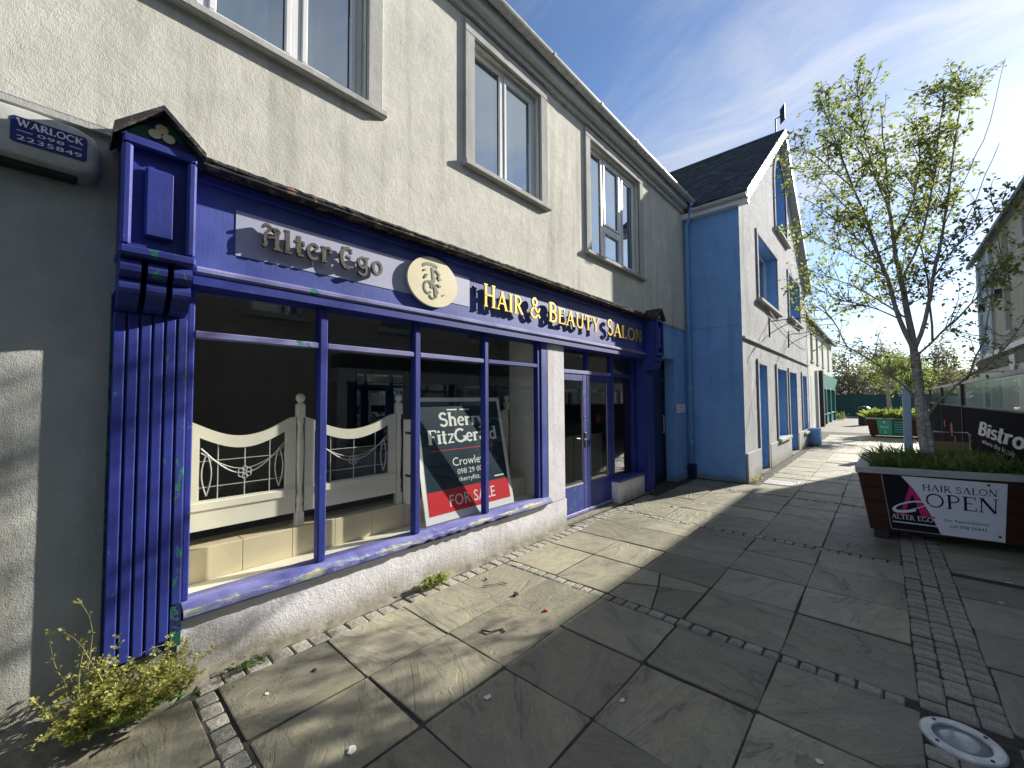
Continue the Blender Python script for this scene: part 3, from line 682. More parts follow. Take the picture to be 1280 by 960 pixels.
# painted downpipe in the corner
dp = MB().tube([(0.215, 9.05, 5.93), (0.215, 9.05, 5.80), (0.16, 9.07, 5.60), (0.10, 9.08, 5.45), (0.10, 9.08, 0.32)], 0.042, 10).build('downpipe', 'paint_skyblue', sb, smooth=True)
for z in (4.9, 3.3, 1.9, 0.75): MB().tube([(0.10, 9.08, z), (0.10, 9.08, z + .06)], 0.052, 10).build('pipe_collar', 'paint_skyblue', dp)
MB().box(0.03, 0.17, 9.01, 9.15, 0.0, 0.30).build('gully_box', 'navy_door', dp)
MB().tube([(0.2, 9.12, 0.25), (0.2, 9.12, 1.6)], 0.016).build('conduit', 'paint_skyblue', sb)
# rooms behind the glass
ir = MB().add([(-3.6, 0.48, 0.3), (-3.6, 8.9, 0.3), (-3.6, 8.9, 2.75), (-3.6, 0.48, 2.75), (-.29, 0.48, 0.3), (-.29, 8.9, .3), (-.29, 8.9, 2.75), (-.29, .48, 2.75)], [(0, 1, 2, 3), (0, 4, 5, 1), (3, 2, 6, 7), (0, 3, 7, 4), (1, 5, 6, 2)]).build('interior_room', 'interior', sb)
MB().box(-0.32, -0.10, 0.50, 0.56, 0.38, 2.5).box(-0.6, -0.12, 4.09, 4.148, 0.45, 2.5).build('window_return', 'cream_paint', sb)
MB().box(-0.9, -0.86, 4.56, 6.0, 0.05, 1.05).box(-0.9, -0.86, 6.05, 7.0, 0.05, 1.05).build('screen_board', 'interior_pale', sb)
MB().box(-0.3, -0.13, 4.53, 6.06, 0.0, 0.03).build('floor_mat', 'interior_pale', sb)
MB().box(-2.2, -1.6, 5.2, 7.4, 0.3, 1.15).box(-2.25, -1.55, 5.15, 7.45, 1.152, 1.19).build('counter', 'interior_pale', sb)
MB().box(-3.58, -3.5, 3.4, 4.3, 0.8, 2.2).build('mirror', 'window_glass', sb)

# ================================================================== shopfront
sf = thing('shopfront', 'weathered indigo timber shopfront with fascia lettering, big window and double door', 'shopfront', (0.0, 3.7, 0))
def subempty(name, parent, loc):
    o = bpy.data.objects.new(name, None); C.objects.link(o); o.parent = parent; o.location = Vector(loc) - wloc(parent); return o
def pilaster(y0, y1, zb, worn=True):
    P = subempty('pilaster', sf, (0, (y0 + y1) / 2, 0)); n = 6; wd = (y1 - y0)
    MB().box(-0.02, 0.040, y0, y1, zb, 2.30).build('shaft', 'paint_blue', P)
    if worn: MB().box(-0.018, 0.042, y0 - .008, y0 - .0005, zb + .03, 2.28).build('shaft_edge', 'paint_green_old', P)
    k = wd / n
    for i in range(n):
        a = y0 + i * k + (0.004 if i else 0); b = y0 + (i + 1) * k - 0.006
        MB().cbox(0.041, 0.062, a, b, zb + rnd.uniform(0.0, 0.03) + (.24 if worn and i == n - 1 else .05 if worn and i == n - 2 else 0), 2.18, 0.005).build('fluting_strip', 'paint_blue' if i < n - 1 or not worn else 'paint_blue_worn', P)
    if worn: MB().box(0.0405, 0.0565, y1 - 0.052, y1 - .001, zb + .01, zb + 0.24).build('bare_patch', 'paint_green_old', P)
    for i in range(3):                                       # scrolled corbels
        a = y0 + 0.006 + i * (wd - 0.026 - 0.082) / 2; b = a + 0.082
        pr = [(0.0, 2.455)] + [(0.262, 2.455)] + arc(0.190, 2.395, 0.068, 0.055, 60, -75, 5) + arc(0.165, 2.300, 0.056, 0.052, 80, -60, 6) + [(0.175, 2.240), (0.150, 2.205), (0.07, 2.19), (0.0, 2.185)]
        MB().prism(pr, lambda u, v, d: (u, d, v), a, b).build('corbel', 'paint_blue_worn' if worn else 'paint_blue', P)
    B = subempty('capital', P, (0, (y0 + y1) / 2, 2.46)); y1 = y1 - .014
    MB().box(0.0, 0.222, y0 + .004, y1 - .004, 2.46, 3.10).build('capital_box', 'paint_blue', B)
    fr = MB(); t = .042; X0, X1 = .2225, .278
    fr.cbox(X0, X1, y0, y0 + t, 2.502, 3.045, .012).cbox(X0, X1, y1 - t, y1, 2.502, 3.045, .012).cbox(X0, X1 - .003, y0, y1, 3.045, 3.095, .008)
    fr.build('frame', 'paint_blue', B)
    MB().cbox(0.0, .288, y0 - .004, y1 + .004, 2.452, 2.502, .012).build('base_rail', 'paint_blue_worn', B)
    c = (y0 + y1) / 2
    MB().cbox(.2225, .258, c - .062, c + .062, 2.575, 2.955, .010).build('raised_panel', 'paint_blue', B)
    MB().prism([(y0 - .005, 3.096), (y1 + .005, 3.096), (c, 3.265)], FX(0), 0.0, 0.245).build('pediment', 'paint_green_old', B)
    r = MB()
    for sgn in (-1, 1):
        e = c + sgn * (wd / 2 + .028)
        pts = [(e, 3.085), (c, 3.268), (c, 3.296), (e, 3.113)]
        r.prism(pts if sgn < 0 else pts[::-1], FX(0), 0.0, 0.310 + (.002 if sgn < 0 else 0))
    r.build('capital_roof', 'paint_lead', B)
    sh = MB()
    for k_, (dy, dz) in enumerate(((0, .030), (-.029, -.01), (.029, -.012))):
        sh.prism([(c + dy + .028 * math.cos(R(a)), 3.158 + dz + .025 * math.sin(R(a))) for a in range(0, 360, 24)], FX(0.2455), 0, .006 + .0008 * k_)
    s_ = sh.build('trefoil', 'plaque_cream', B); s_['label'] = 'cream trefoil in the pediment'
pilaster(0.182, 0.508, 0.255)
pilaster(6.955, 7.26, 0.06, False)
# fascia
FA, FB = 0.525, 6.945
fa = subempty('fascia', sf, (0, 3.7, 2.5))
MB().box(-0.1, 0.030, FA, FB, 2.52, 3.12).build('fascia_board', 'paint_fascia', fa)
MB().cbox(-0.05, 0.072, FA, FB, 2.468, 2.518, .014).build('lower_moulding', 'paint_moulding', fa)
MB().box(-0.2, 0.055, FA, FB, 2.405, 2.466).build('head_board', 'paint_blue', fa)
MB().cbox(0.0, 0.060, FA, FB, 3.05, 3.117, .012).build('cornice', 'paint_blue', fa)
MB().box(-0.02, 0.166, FA - .004, FB + .004, 3.118, 3.142).build('cover_board', 'paint_lead', fa)
fl = MB(); ys = [FA + (FB - FA) * i / 150 for i in range(151)]
for yy in ys: fl.v += [(0.021, yy, 3.20 + rnd.uniform(-.004, .01)), (0.172 + rnd.uniform(-.006, .004), yy, 3.158 + rnd.uniform(-.003, .006)), (0.172 + rnd.uniform(-.004, .004), yy, 3.143 + rnd.uniform(-.004, .0)), (0.021, yy, 3.143)]
for i in range(150):
    for k in range(4): fl.f.append((4 * i + k, 4 * i + (k + 1) % 4, 4 * i + 4 + (k + 1) % 4, 4 * i + 4 + k))
fl.build('lead_flashing', 'paint_lead', fa)
MB().box(0.0305, 0.034, 0.745, 2.80, 2.645, 2.945).build('name_panel', 'panel_lilac', fa)
# "Alter Ego" in steel, uncial style
fn = FX(0.0); Y0, Z0, S = 0.885, 2.725, 0.158
def steel(draw):
    m = MB(); draw(m); o = m.build('letter', 'letter_steel', fa); return o
def strokes(m, lst, u, s=S, d0=0.058, d1=0.092):
    for j, (pts, w) in enumerate(lst):
        G['_'] = (1, [(pts, w)]); glyph(m, '_', FX(0.0 + 0.0006 * j), u, Z0, s, s, d0, d1)
strk_A = [(arc(.16, .92, .12, .10, 200, 20, 6) + [(.52, .80)], .10), ([(.30, .86)] + arc(.34, .42, .24, .40, 110, 215, 8) + [(.06, .05)], .12), ([(.56, .80), (.56, .12), (.66, .04)], .17), ([(.20, .46), (.54, .54)], .09), (arc(.52, .80, .14, .12, 150, -60, 6), .09), ([(.42, .02), (.78, .02)], .07)]
steel(lambda m: strokes(m, strk_A, Y0))
strk = {'l': [([(.14, 1.0), (.14, .1)], .17), ([(.02, .03), (.32, .03)], .08), ([(.0, .98), (.2, .98)], .08)],
        't': [([(.18, .9), (.18, .1)], .17), ([(.0, .64), (.42, .64)], .11), ([(.14, .04), (.40, .04)], .09), ([(.38, .62), (.38, .48)], .1)],
        'e': [(arc(.30, .36, .24, .34, 40, 320, 12), .14), ([(.30, .40), (.50, .58)], .09), ([(.30, .68), (.52, .60)], .1)],
        'r': [([(.14, .72), (.14, .08)], .17), ([(.02, .03), (.30, .03)], .08), ([(.16, .66), (.34, .72), (.46, .62), (.44, .46)], .12), ([(.0, .70), (.2, .70)], .07)],
        'E': [(arc(.36, .48, .30, .48, 75, 290, 12), .16), ([(.10, .96), (.58, .90)], .10), ([(.30, .56), (.52, .50)], .11), ([(.34, .02), (.66, .08)], .10), ([(.5, .92), (.56, .72)], .09)],
        'g': [(arc(.28, .44, .21, .26, 0, 360, 14), .12), ([(.48, .72), (.48, .0)] + arc(.28, -.02, .20, .16, 0, -170, 7), .11), ([(.44, .70), (.62, .74)], .08)],
        'o': [(arc(.30, .36, .24, .32, 0, 360, 16), .13)]}
u = Y0 + .86 * S
for c, adv in (('l', .40), ('t', .50), ('e', .60), ('r', .86), ('E', .82), ('g', .74), ('o', .7)):
    steel(lambda m, c=c, u=u: strokes(m, strk[c], u)); u += adv * S * 1.07
# oval plaque with a monogram
pq = subempty('plaque', fa, (0.06, 2.315, 2.79))
MB().prism([(2.315 + .285 * math.cos(R(a)), 2.79 + .232 * math.sin(R(a))) for a in range(0, 360, 8)], FX(0), .048, .076).build('plaque_disc', 'plaque_cream', pq)
mono = MB()
for j, (pts, w) in enumerate(((arc(.30, .98, .30, .10, 200, 20, 8), .10), ([(.36, .98), (.42, .55), (.30, .30)], .11), (arc(.18, .30, .16, .20, 30, 320, 9), .07), ([(.30, .55), (.48, .30), (.52, .0)], .10), ([(.44, .42), (.60, .20), (.52, .06)], .06), (arc(.38, .06, .12, .1, 180, 350, 6), .05), ([(.50, .92), (.66, .80), (.60, .66)], .07), ([(.14, .72), (.04, .58)], .07), ([(.56, .46), (.72, .40)], .06), ([(.02, .82), (.08, .86)], .06), ([(.84, .14), (.88, .16)], .06), ([(.60, .70), (.74, .62)], .05))):
    G['_'] = (1, [(pts, w)]); glyph(mono, '_', FX(.0005 * j), 2.20, 2.645, .27, .285, .0765, .079)
mono.build('monogram', 'letter_steel', pq)
# gold letters
GZ = 2.672; words = (('HAIR', 2.955, 3.605), ('&', 3.72, 3.95), ('BEAUTY', 4.085, 5.345), ('SALON', 5.56, 6.80))
for s_, ua, ub in words:
    su = (ub - ua) / wid(s_, .08); u = ua
    for i, c in enumerate(s_):
        h = 0.245 if i == 0 else 0.205
        m = MB(); glyph(m, c, fn, u, GZ, su, h, 0.064, 0.084, bold=0.92)
        m.build('gold_letter', 'gold', fa); u += (G[c][0] + .08) * su
MB().tube([(0.033, 2.86, 2.88), (0.036, 2.88, 2.84), (0.034, 2.87, 2.78)], .006, 5).build('stray_fixing', 'dark_metal', fa)
# big window
bw = subempty('display_window', sf, (0, 2.3, 0.4))
WY0, WY1 = 0.517, 4.135; XF, XB = -0.018, -0.085
mul = [1.345, 2.20, 3.085]
for a, b, q in ((WY0, WY0 + .035, 0), (WY1 - .165, WY1 - .10, .004)): MB().cbox(XB, XF + q, a, b, .478, 2.404, .006).build('frame', 'paint_blue', bw)
MB().box(XB, XF + .016, WY1 - .099, WY1 + .01, .45, 2.404).build('jamb_board', 'paint_fascia', bw)
for q in mul: MB().cbox(XB, XF + .010, q - .030, q + .030, .478, 2.404, .008).build('mullion', 'paint_blue', bw)
ed = [WY0 + .035] + mul + [WY1 - .165]
for k in range(4):
    a = ed[k] + (.030 if k else 0); b = ed[k + 1] - (.030 if k < 3 else 0)
    MB().cbox(XB, XF + .004, a, b, 2.085, 2.130, .006).build('transom', 'paint_moulding' if k < 3 else 'paint_blue', bw)
    MB().box(-.058, -.052, a - .004, b + .004, 2.128, 2.404).build('pane', 'shop_glass', bw)
    MB().box(-.058, -.052, a - .004, b + .004, .484, 2.087).build('pane', 'shop_glass', bw)
s_ = MB(); ys = [0.518 + (4.16 - .518) * i / 60 for i in range(61)]
for i, yy in enumerate(ys):                                   # worn, uneven sill
    w1 = rnd.uniform(-.003, .003); ch = (rnd.uniform(0, .03) if 25 < i < 47 else rnd.uniform(0, .004))
    zb = 0.375
    s_.v += [(-.12, yy, zb), (-.12, yy, .480), (-.02, yy, .476 + w1 * .5), (.04 + w1, yy, .452 + w1), (.056 + w1, yy, .442), (.058 + w1, yy, .405 + ch * .9), (.035, yy, .385 + ch)]
n = 7
for i in range(60):
    for k in range(n): s_.f.append((n * i + k, n * i + (k + 1) % n, n * i + n + (k + 1) % n, n * i + n + k))
s_.f += [tuple(range(n)), tuple(n * 60 + k for k in range(n))]
s_.build('window_sill', 'paint_sill', bw)
# double door, fanlights and side light
DX = -0.15
df = subempty('door_frame', sf, (DX, 5.4, 0))
for a, b in ((4.53, 4.575), (6.03, 6.13), (6.83, 6.954)): MB().cbox(DX - .05, DX + .02, a, b, 0.03, 2.404, .006).build('jamb', 'paint_blue', df)
MB().cbox(DX - .05, DX + .022, 4.575, 6.03, 2.06, 2.115, .006).build('transom', 'paint_moulding', df)
MB().cbox(DX - .05, DX + .018, 6.13, 6.83, 2.06, 2.115, .006).build('transom', 'paint_blue', df)
MB().cbox(DX - .05, DX + .018, 5.30, 5.36, 2.116, 2.404, .006).build('fanlight_bar', 'paint_blue', df)
for a, b in ((4.57, 5.305), (5.355, 6.035), (6.125, 6.835)): MB().box(DX - .02, DX - .014, a, b, 2.11, 2.404).build('pane', 'shop_glass', df)
MB().box(DX - .02, DX - .014, 6.125, 6.835, .40, 2.065).build('pane', 'shop_glass', df)
MB().cbox(-.20, .022, 6.0, 7.04, .361, .405, .01).build('side_sill', 'paint_blue_worn', df)
MB().box(-.13, -.02, 6.96, 7.0, .37, 2.404).build('reveal_board', 'paint_blue', df)
MB().box(-.25, -.005, 4.531, 6.02, 0.0, .028).build('threshold', 'mortar', df)
for k, (a, b) in enumerate(((4.58, 5.30), (5.306, 6.025))):
    dl = subempty('door_leaf', sf, (DX, a, .03)); st = .10
    fr = MB().cbox(DX - .03, DX + .012, a, a + st, .04, 2.055, .005).cbox(DX - .03, DX + .012, b - st, b, .04, 2.055, .005).cbox(DX - .03, DX + .011, a + st, b - st, 1.96, 2.055, .005).cbox(DX - .03, DX + .011, a + st, b - st, .04, .46, .005)
    fr.build('leaf_frame', 'paint_blue' if k else 'paint_blue_worn', dl)
    MB().cbox(DX + .0112, DX + .04, a, b, .035, .085, .008).build('weather_bar', 'paint_moulding', dl)
    MB().box(DX - .010, DX - .004, a + st - .004, b - st + .004, .455, 1.965).build('pane', 'shop_glass', dl)
    MB().box(DX - .003, DX + .006, a + st, a + st + .012, .46, 1.96).box(DX - .003, DX + .006, b - st - .012, b - st, .46, 1.96).box(DX - .003, DX + .0055, a + st + .012, b - st - .012, .46, .472).build('glazing_bead', 'interior_pale', dl)
    if k == 0:
        h = MB().cbox(DX + .0122, DX + .022, b - .065, b - .030, .98, 1.20, .004).tube([(DX + .02, b - .048, 1.10), (DX + .06, b - .048, 1.10), (DX + .062, b - .15, 1.10)], .010, 6)
        h.build('handle', 'chrome', dl); MB().lathe([(.0, 0), (.016, .0), (.016, .01), (.0, .01)], (DX + .014, b - .048, 1.42), 8).build('lock', 'chrome', dl)

# ------------------------------------------------------------------ shop window display
led = thing('display_ledge', 'cream tiled step along the inside of the shop window', 'ledge', (-.3, 2.3, .4))
MB().box(-.55, -.312, .57, 4.08, .30, .672).build('core', 'mortar', led)
MB().box(-.311, -.08, .57, 4.08, .44, .470).build('inner_sill', 'cream_paint', led)
yy = .575
while yy < 4.0:
    w = .335; MB().cbox(-.311, -.300, yy, min(yy + w - .004, 4.07), .472, .690, .002).build('tile', 'cream_tile', led)
    MB().cbox(-.56, -.302, yy, min(yy + w - .004, 4.07), .673, .692, .002).build('tile', 'cream_tile', led); yy += w
def newel(y, x, par):
    c = (x, y, .69)
    MB().cbox(x - .03, x + .03, y - .03, y + .03, .693, .80, .004).cbox(x - .03, x + .03, y - .03, y + .03, 1.55, 1.66, .004).build('newel_block', 'cream_paint', par)
    MB().lathe([(.026, .10), (.030, .13), (.022, .16), (.030, .20), (.021, .26), (.027, .45), (.031, .62), (.024, .74), (.022, .80), (.030, .83), (.022, .86), (.022, .87)], c, 14).build('newel_shaft', 'cream_paint', par, smooth=True)
    MB().lathe([(.020, .965), (.026, .975), (.016, .985), (.03, 1.0), (.036, 1.02), (.030, 1.045), (.014, 1.056)], c, 14).build('finial', 'cream_paint', par, smooth=True)
def screen(y0, y1, x, label, posts=()):
    t = thing('display_screen', label, 'screen', (x, (y0 + y1) / 2, .69), 'swan-necked screens in the shop window')
    n = 18; top = lambda f: 1.56 - .125 * math.sin(math.pi * min(1, f * 1.04)) ** 1.1 if True else 0
    X0, X1 = x - .016, x + .016
    outer = [(y0, .80), (y1, .80)] + [(y1 + (y0 - y1) * i / n, top(1 - i / n)) for i in range(n + 1)]
    a, b = y0 + .075, y1 - .075
    hole = [(a, 1.0), (b, 1.0)] + [(b + (a - b) * i / n, top((b + (a - b) * i / n - y0) / (y1 - y0)) - .085) for i in range(n + 1)]
    m = MB()
    for d in (X0, X1): m.sheet([outer, hole], FX(d))
    for lp in (outer, hole):
        k = len(lp); m.add([(X0, u, v) for u, v in lp] + [(X1, u, v) for u, v in lp], [(i, (i + 1) % k, k + (i + 1) % k, k + i) for i in range(k)])
    m.build('rail_frame', 'cream_paint', t)
    MB().cbox(X1 + .0005, X1 + .012, y0, y1, .935, .99, .004).build('dado_moulding', 'cream_paint', t)
    MB().prism(hole, FX(x), -.002, .002).build('leaded_pane', 'shop_glass', t)
    L = MB(); c = (a + b) / 2; w = b - a; zt = top(.5) - .09; xx = x + .004
    for q in (.0, .2, .5, .8, 1.0):
        y = a + w * q; L.tube([(xx, y, 1.0), (xx, y, top((y - y0) / (y1 - y0)) - .085)], .0035, 4)
    for z in (1.09, 1.27): L.tube([(xx, a, z), (xx, b, z)], .0032, 4)
    L.tube([(xx + .002, a + w * (.02 + .96 * i / 14), 1.36 - .20 * math.sin(math.pi * i / 14)) for i in range(15)], .0045, 4)
    L.tube([(xx + .002, a + w * (.02 + .96 * i / 14), 1.33 - .135 * math.sin(math.pi * i / 14)) for i in range(15)], .0035, 4)
    for q in (.08, .92):
        for s_ in (-1, 1): L.tube([(xx + .003, a + w * q + s_ * .028 * math.sin(math.pi * i / 8), 1.03 + .30 * i / 8) for i in range(9)], .004, 4)
    for k in range(6):
        t_ = R(60 * k + 30); L.tube([(xx + .004, c + .028 * math.cos(t_) + .017 * math.cos(R(s_)), 1.165 + .028 * math.sin(t_) + .017 * math.sin(R(s_))) for s_ in range(0, 361, 45)], .0032, 4)
    L.build('lead_came', 'lead_came', t)
    for p in posts: newel(p, x, t)
screen(.575, 1.275, -.36, 'cream swan-necked screen with leaded glass next to the fluted pilaster', (1.31,))
screen(1.345, 2.185, -.36, 'cream swan-necked screen with leaded glass beside the for sale board', (2.22,))
screen(3.35, 4.02, -.62, 'cream swan-necked screen with leaded glass half hidden behind the for sale board', (4.05,))
rt_ = thing('end_panel', 'white slotted end panel standing between newel post and for sale board', 'panel', (-.28, 2.28, .69))
MB().cbox(-.345, -.10, 2.262, 2.290, .694, 1.50, .004).build('board', 'cream_paint', rt_)
MB().box(-.30, -.16, 2.2585, 2.2615, 1.36, 1.385).box(-.30, -.16, 2.2585, 2.2615, .95, .975).build('slot', 'dark_metal', rt_)
# for sale board leaning inside the glass
fs_ = thing('for_sale_board', 'navy estate agent for sale board with red strip leaning inside the window', 'board', (-.1, 2.99, .47))
BW, BH = 1.25, 1.255; lean = math.atan2(.25, 1.22)
def BF(u, v, d): return (-.10 - v * math.sin(lean) + d * math.cos(lean), 2.365 + u, .485 + v * math.cos(lean) + d * math.sin(lean))
MB().prism(rect(0, BW, 0, BH), BF, -.014, 0).build('backing', 'print_white', fs_)
MB().prism(rect(.05, BW - .05, .30, BH - .045), BF, .001, .003).build('navy_field', 'board_navy', fs_)
MB().prism(rect(.05, BW - .05, .075, .299), BF, .001, .003).build('red_strip', 'print_red', fs_)
tx = MB()
word(tx, 'Sherry', BF, .30, .96, .945, .145, .0035, .0042, sp=.02, bold=1.25, eps=.0003)
word(tx, 'FitzGerald', BF, .13, 1.12, .765, .145, .0035, .0042, sp=.02, bold=1.25, eps=.0003)
printed(tx, 'Crowley', BF, .41, .86, .52, .088, .0036); printed(tx, '098 29 009', BF, .46, .86, .43, .056, .0036); printed(tx, 'sherryfitz.ie', BF, .46, .83, .355, .05, .0036)
printed(tx, 'FOR SALE', BF, .31, .96, .125, .115, .0036)
for a, b, v_ in ((.42, .56, 1.115), (.60, .74, 1.115), (.99, 1.14, .335)): tx.prism(rect(a, b, v_, v_ + .014), BF, .0032, .0036)
tx.build('lettering', 'print_white', fs_)
MB().prism(rect(.15, 1.10, .690, .698), BF, .0035, .004).build('red_rule', 'print_red', fs_)

# ------------------------------------------------------------------ alarm box and plaque
ab = thing('alarm_box', 'weathered grey security alarm box with blue name panel on the wall', 'alarm box', (0.0, -.14, 2.86))
prof = [(-.42, 2.905), (-.40, 2.875), (-.34, 2.868), (-.12, 2.862), (.06, 2.862), (.105, 2.885), (.118, 2.93), (.115, 3.03), (.09, 3.085), (.02, 3.112), (-.14, 3.122), (-.34, 3.115), (-.41, 3.08), (-.43, 3.0)]
m = MB(); cy, cz = -.15, 2.99
rings = [(-.018, 1.0), (.050, 1.0), (.085, .975), (.105, .91), (.112, .84)]
for x, s_ in rings: m.v += [(x, cy + (a - cy) * s_, cz + (b - cz) * s_) for a, b in prof]
n = len(prof)
for r_ in range(len(rings) - 1):
    for i in range(n): m.f.append((r_ * n + i, r_ * n + (i + 1) % n, (r_ + 1) * n + (i + 1) % n, (r_ + 1) * n + i))
m.f.append(tuple(range(4 * n, 5 * n))); m.build('cover', 'plastic_box', ab, smooth=True)
MB().cbox(-.018, .07, -.30, .03, 2.845, 2.872, .008).build('base_tray', 'dark_metal', ab)
pn = MB().prism([(a, b) for a, b in [(-.195, 2.945), (-.185, 2.935), (.050, 2.935), (.060, 2.945), (.060, 3.052), (.050, 3.062), (-.185, 3.062), (-.195, 3.052)]], FX(0), .1125, .1145).build('name_panel', 'print_darkblue', ab)
tx = MB(); word(tx, 'WARLOCK', FX(0), -.175, .045, 3.018, .033, .1148, .1152, sp=.04, bold=1.25, eps=.0002)
printed(tx, '098', FX(0), -.11, -.02, 2.986, .017, .1152); printed(tx, '2235849', FX(0), -.175, .042, 2.950, .022, .1152)
tx.box(.1148, .1152, -.175, -.125, 2.993, 2.996).box(.1148, .1152, -.005, .042, 2.993, 2.996); tx.build('lettering', 'print_offwhite', ab)
tx = thing('door_sign', 'small grey plate with faint writing on the blue wall beside navy door', 'sign', (0.0, 8.78, 1.39))
MB().cbox(.0015, .014, 8.55, 9.0, 1.40, 1.575, .003).build('plate', 'print_offwhite', tx)
m = MB()
for z_, h_, sp_ in ((1.495, .034, ((8.60, 8.68), (8.70, 8.79), (8.81, 8.94))), (1.435, .022, ((8.63, 8.74), (8.76, 8.80), (8.82, 8.92)))):
    for a, b in sp_: m.box(.0142, .0148, a, b, z_, z_ + h_)
m.build('faint_writing', 'pvc_grey', tx)
# ================================================================== projecting blue and white house
bh = thing('gabled_house', 'gable-fronted house with pale rendered front, sky blue side and slate roof', 'house', (0.0, 14.0, 0))
BX, BY0, BY1, EZ, RZ, RY = 1.10, 9.19, 18.9, 5.80, 9.42, 14.05
archp = lambda y0, y1, z0, zs, zt: [(y0, z0), (y1, z0), (y1, zs)] + [(y1 - (y1 - y0) / 2 * (1 - math.cos(R(90 * i / 8))), zs + (zt - zs) * math.sin(R(90 * i / 8))) for i in range(1, 9)] + [(y0 + (y1 - y0) / 2 * (1 - math.cos(R(90 * i / 8))), zs + (zt - zs) * math.sin(R(90 * i / 8))) for i in range(7, -1, -1)]
ops = {'d1': (10.5, 11.32, -.0, 2.46), 'w3': (12.66, 14.02, .64, 2.47), 'd2': (14.55, 15.85, 0, 2.47), 'w4': (17.22, 18.22, .53, 2.47), 'w1': (10.78, 13.12, 4.0, 5.51), 'w2': (15.0, 17.25, 4.2, 5.55)}
arch = archp(13.2, 14.95, 6.42, 7.6, 8.66)
outer = [(BY0, 0), (10.5, 0), (10.5, 2.46), (11.32, 2.46), (11.32, 0), (14.55, 0), (14.55, 2.47), (15.85, 2.47), (15.85, 0), (BY1, 0), (BY1, EZ), (RY, RZ), (BY0, EZ)]
w_ = MB().sheet([outer] + [rect(*ops[k]) for k in ('w3', 'w4', 'w1', 'w2')] + [arch], FX(BX))
w_.build('front_wall', 'render_pale', bh)
D = .30
def reveal(lp, closed=True):
    n = len(lp); MB().add([(BX - .002, u, v) for u, v in lp] + [(BX - D, u, v) for u, v in lp], [(i, (i + 1) % n, n + (i + 1) % n, n + i) for i in range(n if closed else n - 1)]).build('reveal', 'paint_skyblue', bh)
for k in ('w3', 'w4', 'w1', 'w2'): reveal(rect(*ops[k]))
reveal(arch)
for k in ('d1', 'd2'): a, b, c, d = ops[k]; reveal([(b, 0), (b, d), (a, d), (a, 0)], False)
for yy in (BY0, BY1): MB().add([(-3.0, yy, 0), (BX, yy, 0), (BX, yy, 5.78), (-3.0, yy, 5.78)], [(0, 1, 2, 3)]).build('side_wall', 'paint_skyblue', bh)
MB().box(0.02, BX - .004, BY0 - .012, BY0 - .001, 3.19, 3.215).build('side_string_course', 'paint_skyblue', bh)
MB().tube([(.62, BY0, 2.36), (.62, BY0 - .02, 2.36)], .07, 12).build('wall_vent', 'paint_skyblue', bh)
MB().cbox(BX, BX + .05, BY0, BY1, 2.90, 2.955, .01).build('string_course', 'render_pale', bh)
pl = MB()
for a, b in ((BY0 + .002, 10.38), (11.44, 14.45), (15.95, BY1)): pl.cbox(BX + .001, BX + .045, a, b, 0, .59, .012)
pl.build('plinth', 'render_pale', bh)
for k, (a, b, c, d) in ops.items():
    s_ = .12; sr = MB().cbox(BX + .001, BX + .035, a - s_, a, c if c > .1 else .0, d, .008).cbox(BX + .001, BX + .035, b, b + s_, c if c > .1 else 0, d, .008).cbox(BX + .001, BX + .035, a - s_, b + s_, d, d + s_, .008)
    if k[0] == 'w':
        wi = subempty('window', bh, (BX, a, c)); sr.build('surround', 'render_pale', wi)
        MB().cbox(BX - .25, BX + .11, a - .16, b + .16, c - .09, c - .003, .012).build('sill', 'surround', wi)
        X = BX - D + .02; f = .07
        fr = MB().cbox(X - .03, X + .04, a, b, c, c + f, .008).cbox(X - .03, X + .04, a, b, d - f, d, .008).cbox(X - .03, X + .039, a, a + f, c + f, d - f, .008).cbox(X - .03, X + .039, b - f, b, c + f, d - f, .008).cbox(X - .03, X + .038, (a + b) / 2 - .04, (a + b) / 2 + .04, c + f, d - f, .008)
        if k in ('w1', 'w2'): fr.cbox(X - .03, X + .037, a + f, (a + b) / 2 - .04, c + .45, c + .51, .008)
        fr.build('frame', 'pvc_white', wi)
        for q0, q1 in ((a + f, (a + b) / 2 - .04), ((a + b) / 2 + .04, b - f)): MB().box(X - .005, X + .003, q0, q1, c + f, d - f).build('pane', 'window_glass', wi)
    else:
        di = subempty('door', bh, (BX, a, 0)); sr.build('surround', 'render_pale', di)
        X = BX - D; MB().box(X - .05, X, a, b, .02, d).build('door_panel', 'navy_door', di)
        MB().cbox(X + .001, X + .03, a, a + .09, .02, d, .006).cbox(X + .001, X + .03, b - .09, b, .02, d, .006).cbox(X + .001, X + .029, a + .09, b - .09, 2.02, 2.09, .006).build('frame', 'paint_skyblue', di)
        MB().box(BX - D, BX + .05, a, b, .0, .035).build('step', 'mortar', di)
aw = subempty('arched_window', bh, (BX, 14.0, 6.42))
big = archp(13.08, 15.07, 6.42, 7.6, 8.80); nb = len(big)
m = MB().sheet([big, arch], FX(BX + .035)); m.add([(BX, u, v) for u, v in big] + [(BX + .035, u, v) for u, v in big], [(i, (i + 1) % nb, nb + (i + 1) % nb, nb + i) for i in range(nb)])
m.build('surround', 'render_pale', aw)
MB().cbox(BX - .2, BX + .11, 13.02, 15.12, 6.33, 6.417, .012).build('sill', 'surround', aw)
MB().prism(arch, FX(BX - D + .02), -.004, .004).build('pane', 'window_glass', aw)
MB().cbox(BX - D, BX - D + .06, 14.035, 14.115, 6.42, 8.6, .008).cbox(BX - D, BX - D + .058, 13.2, 14.95, 7.45, 7.52, .008).build('frame', 'paint_skyblue', aw)
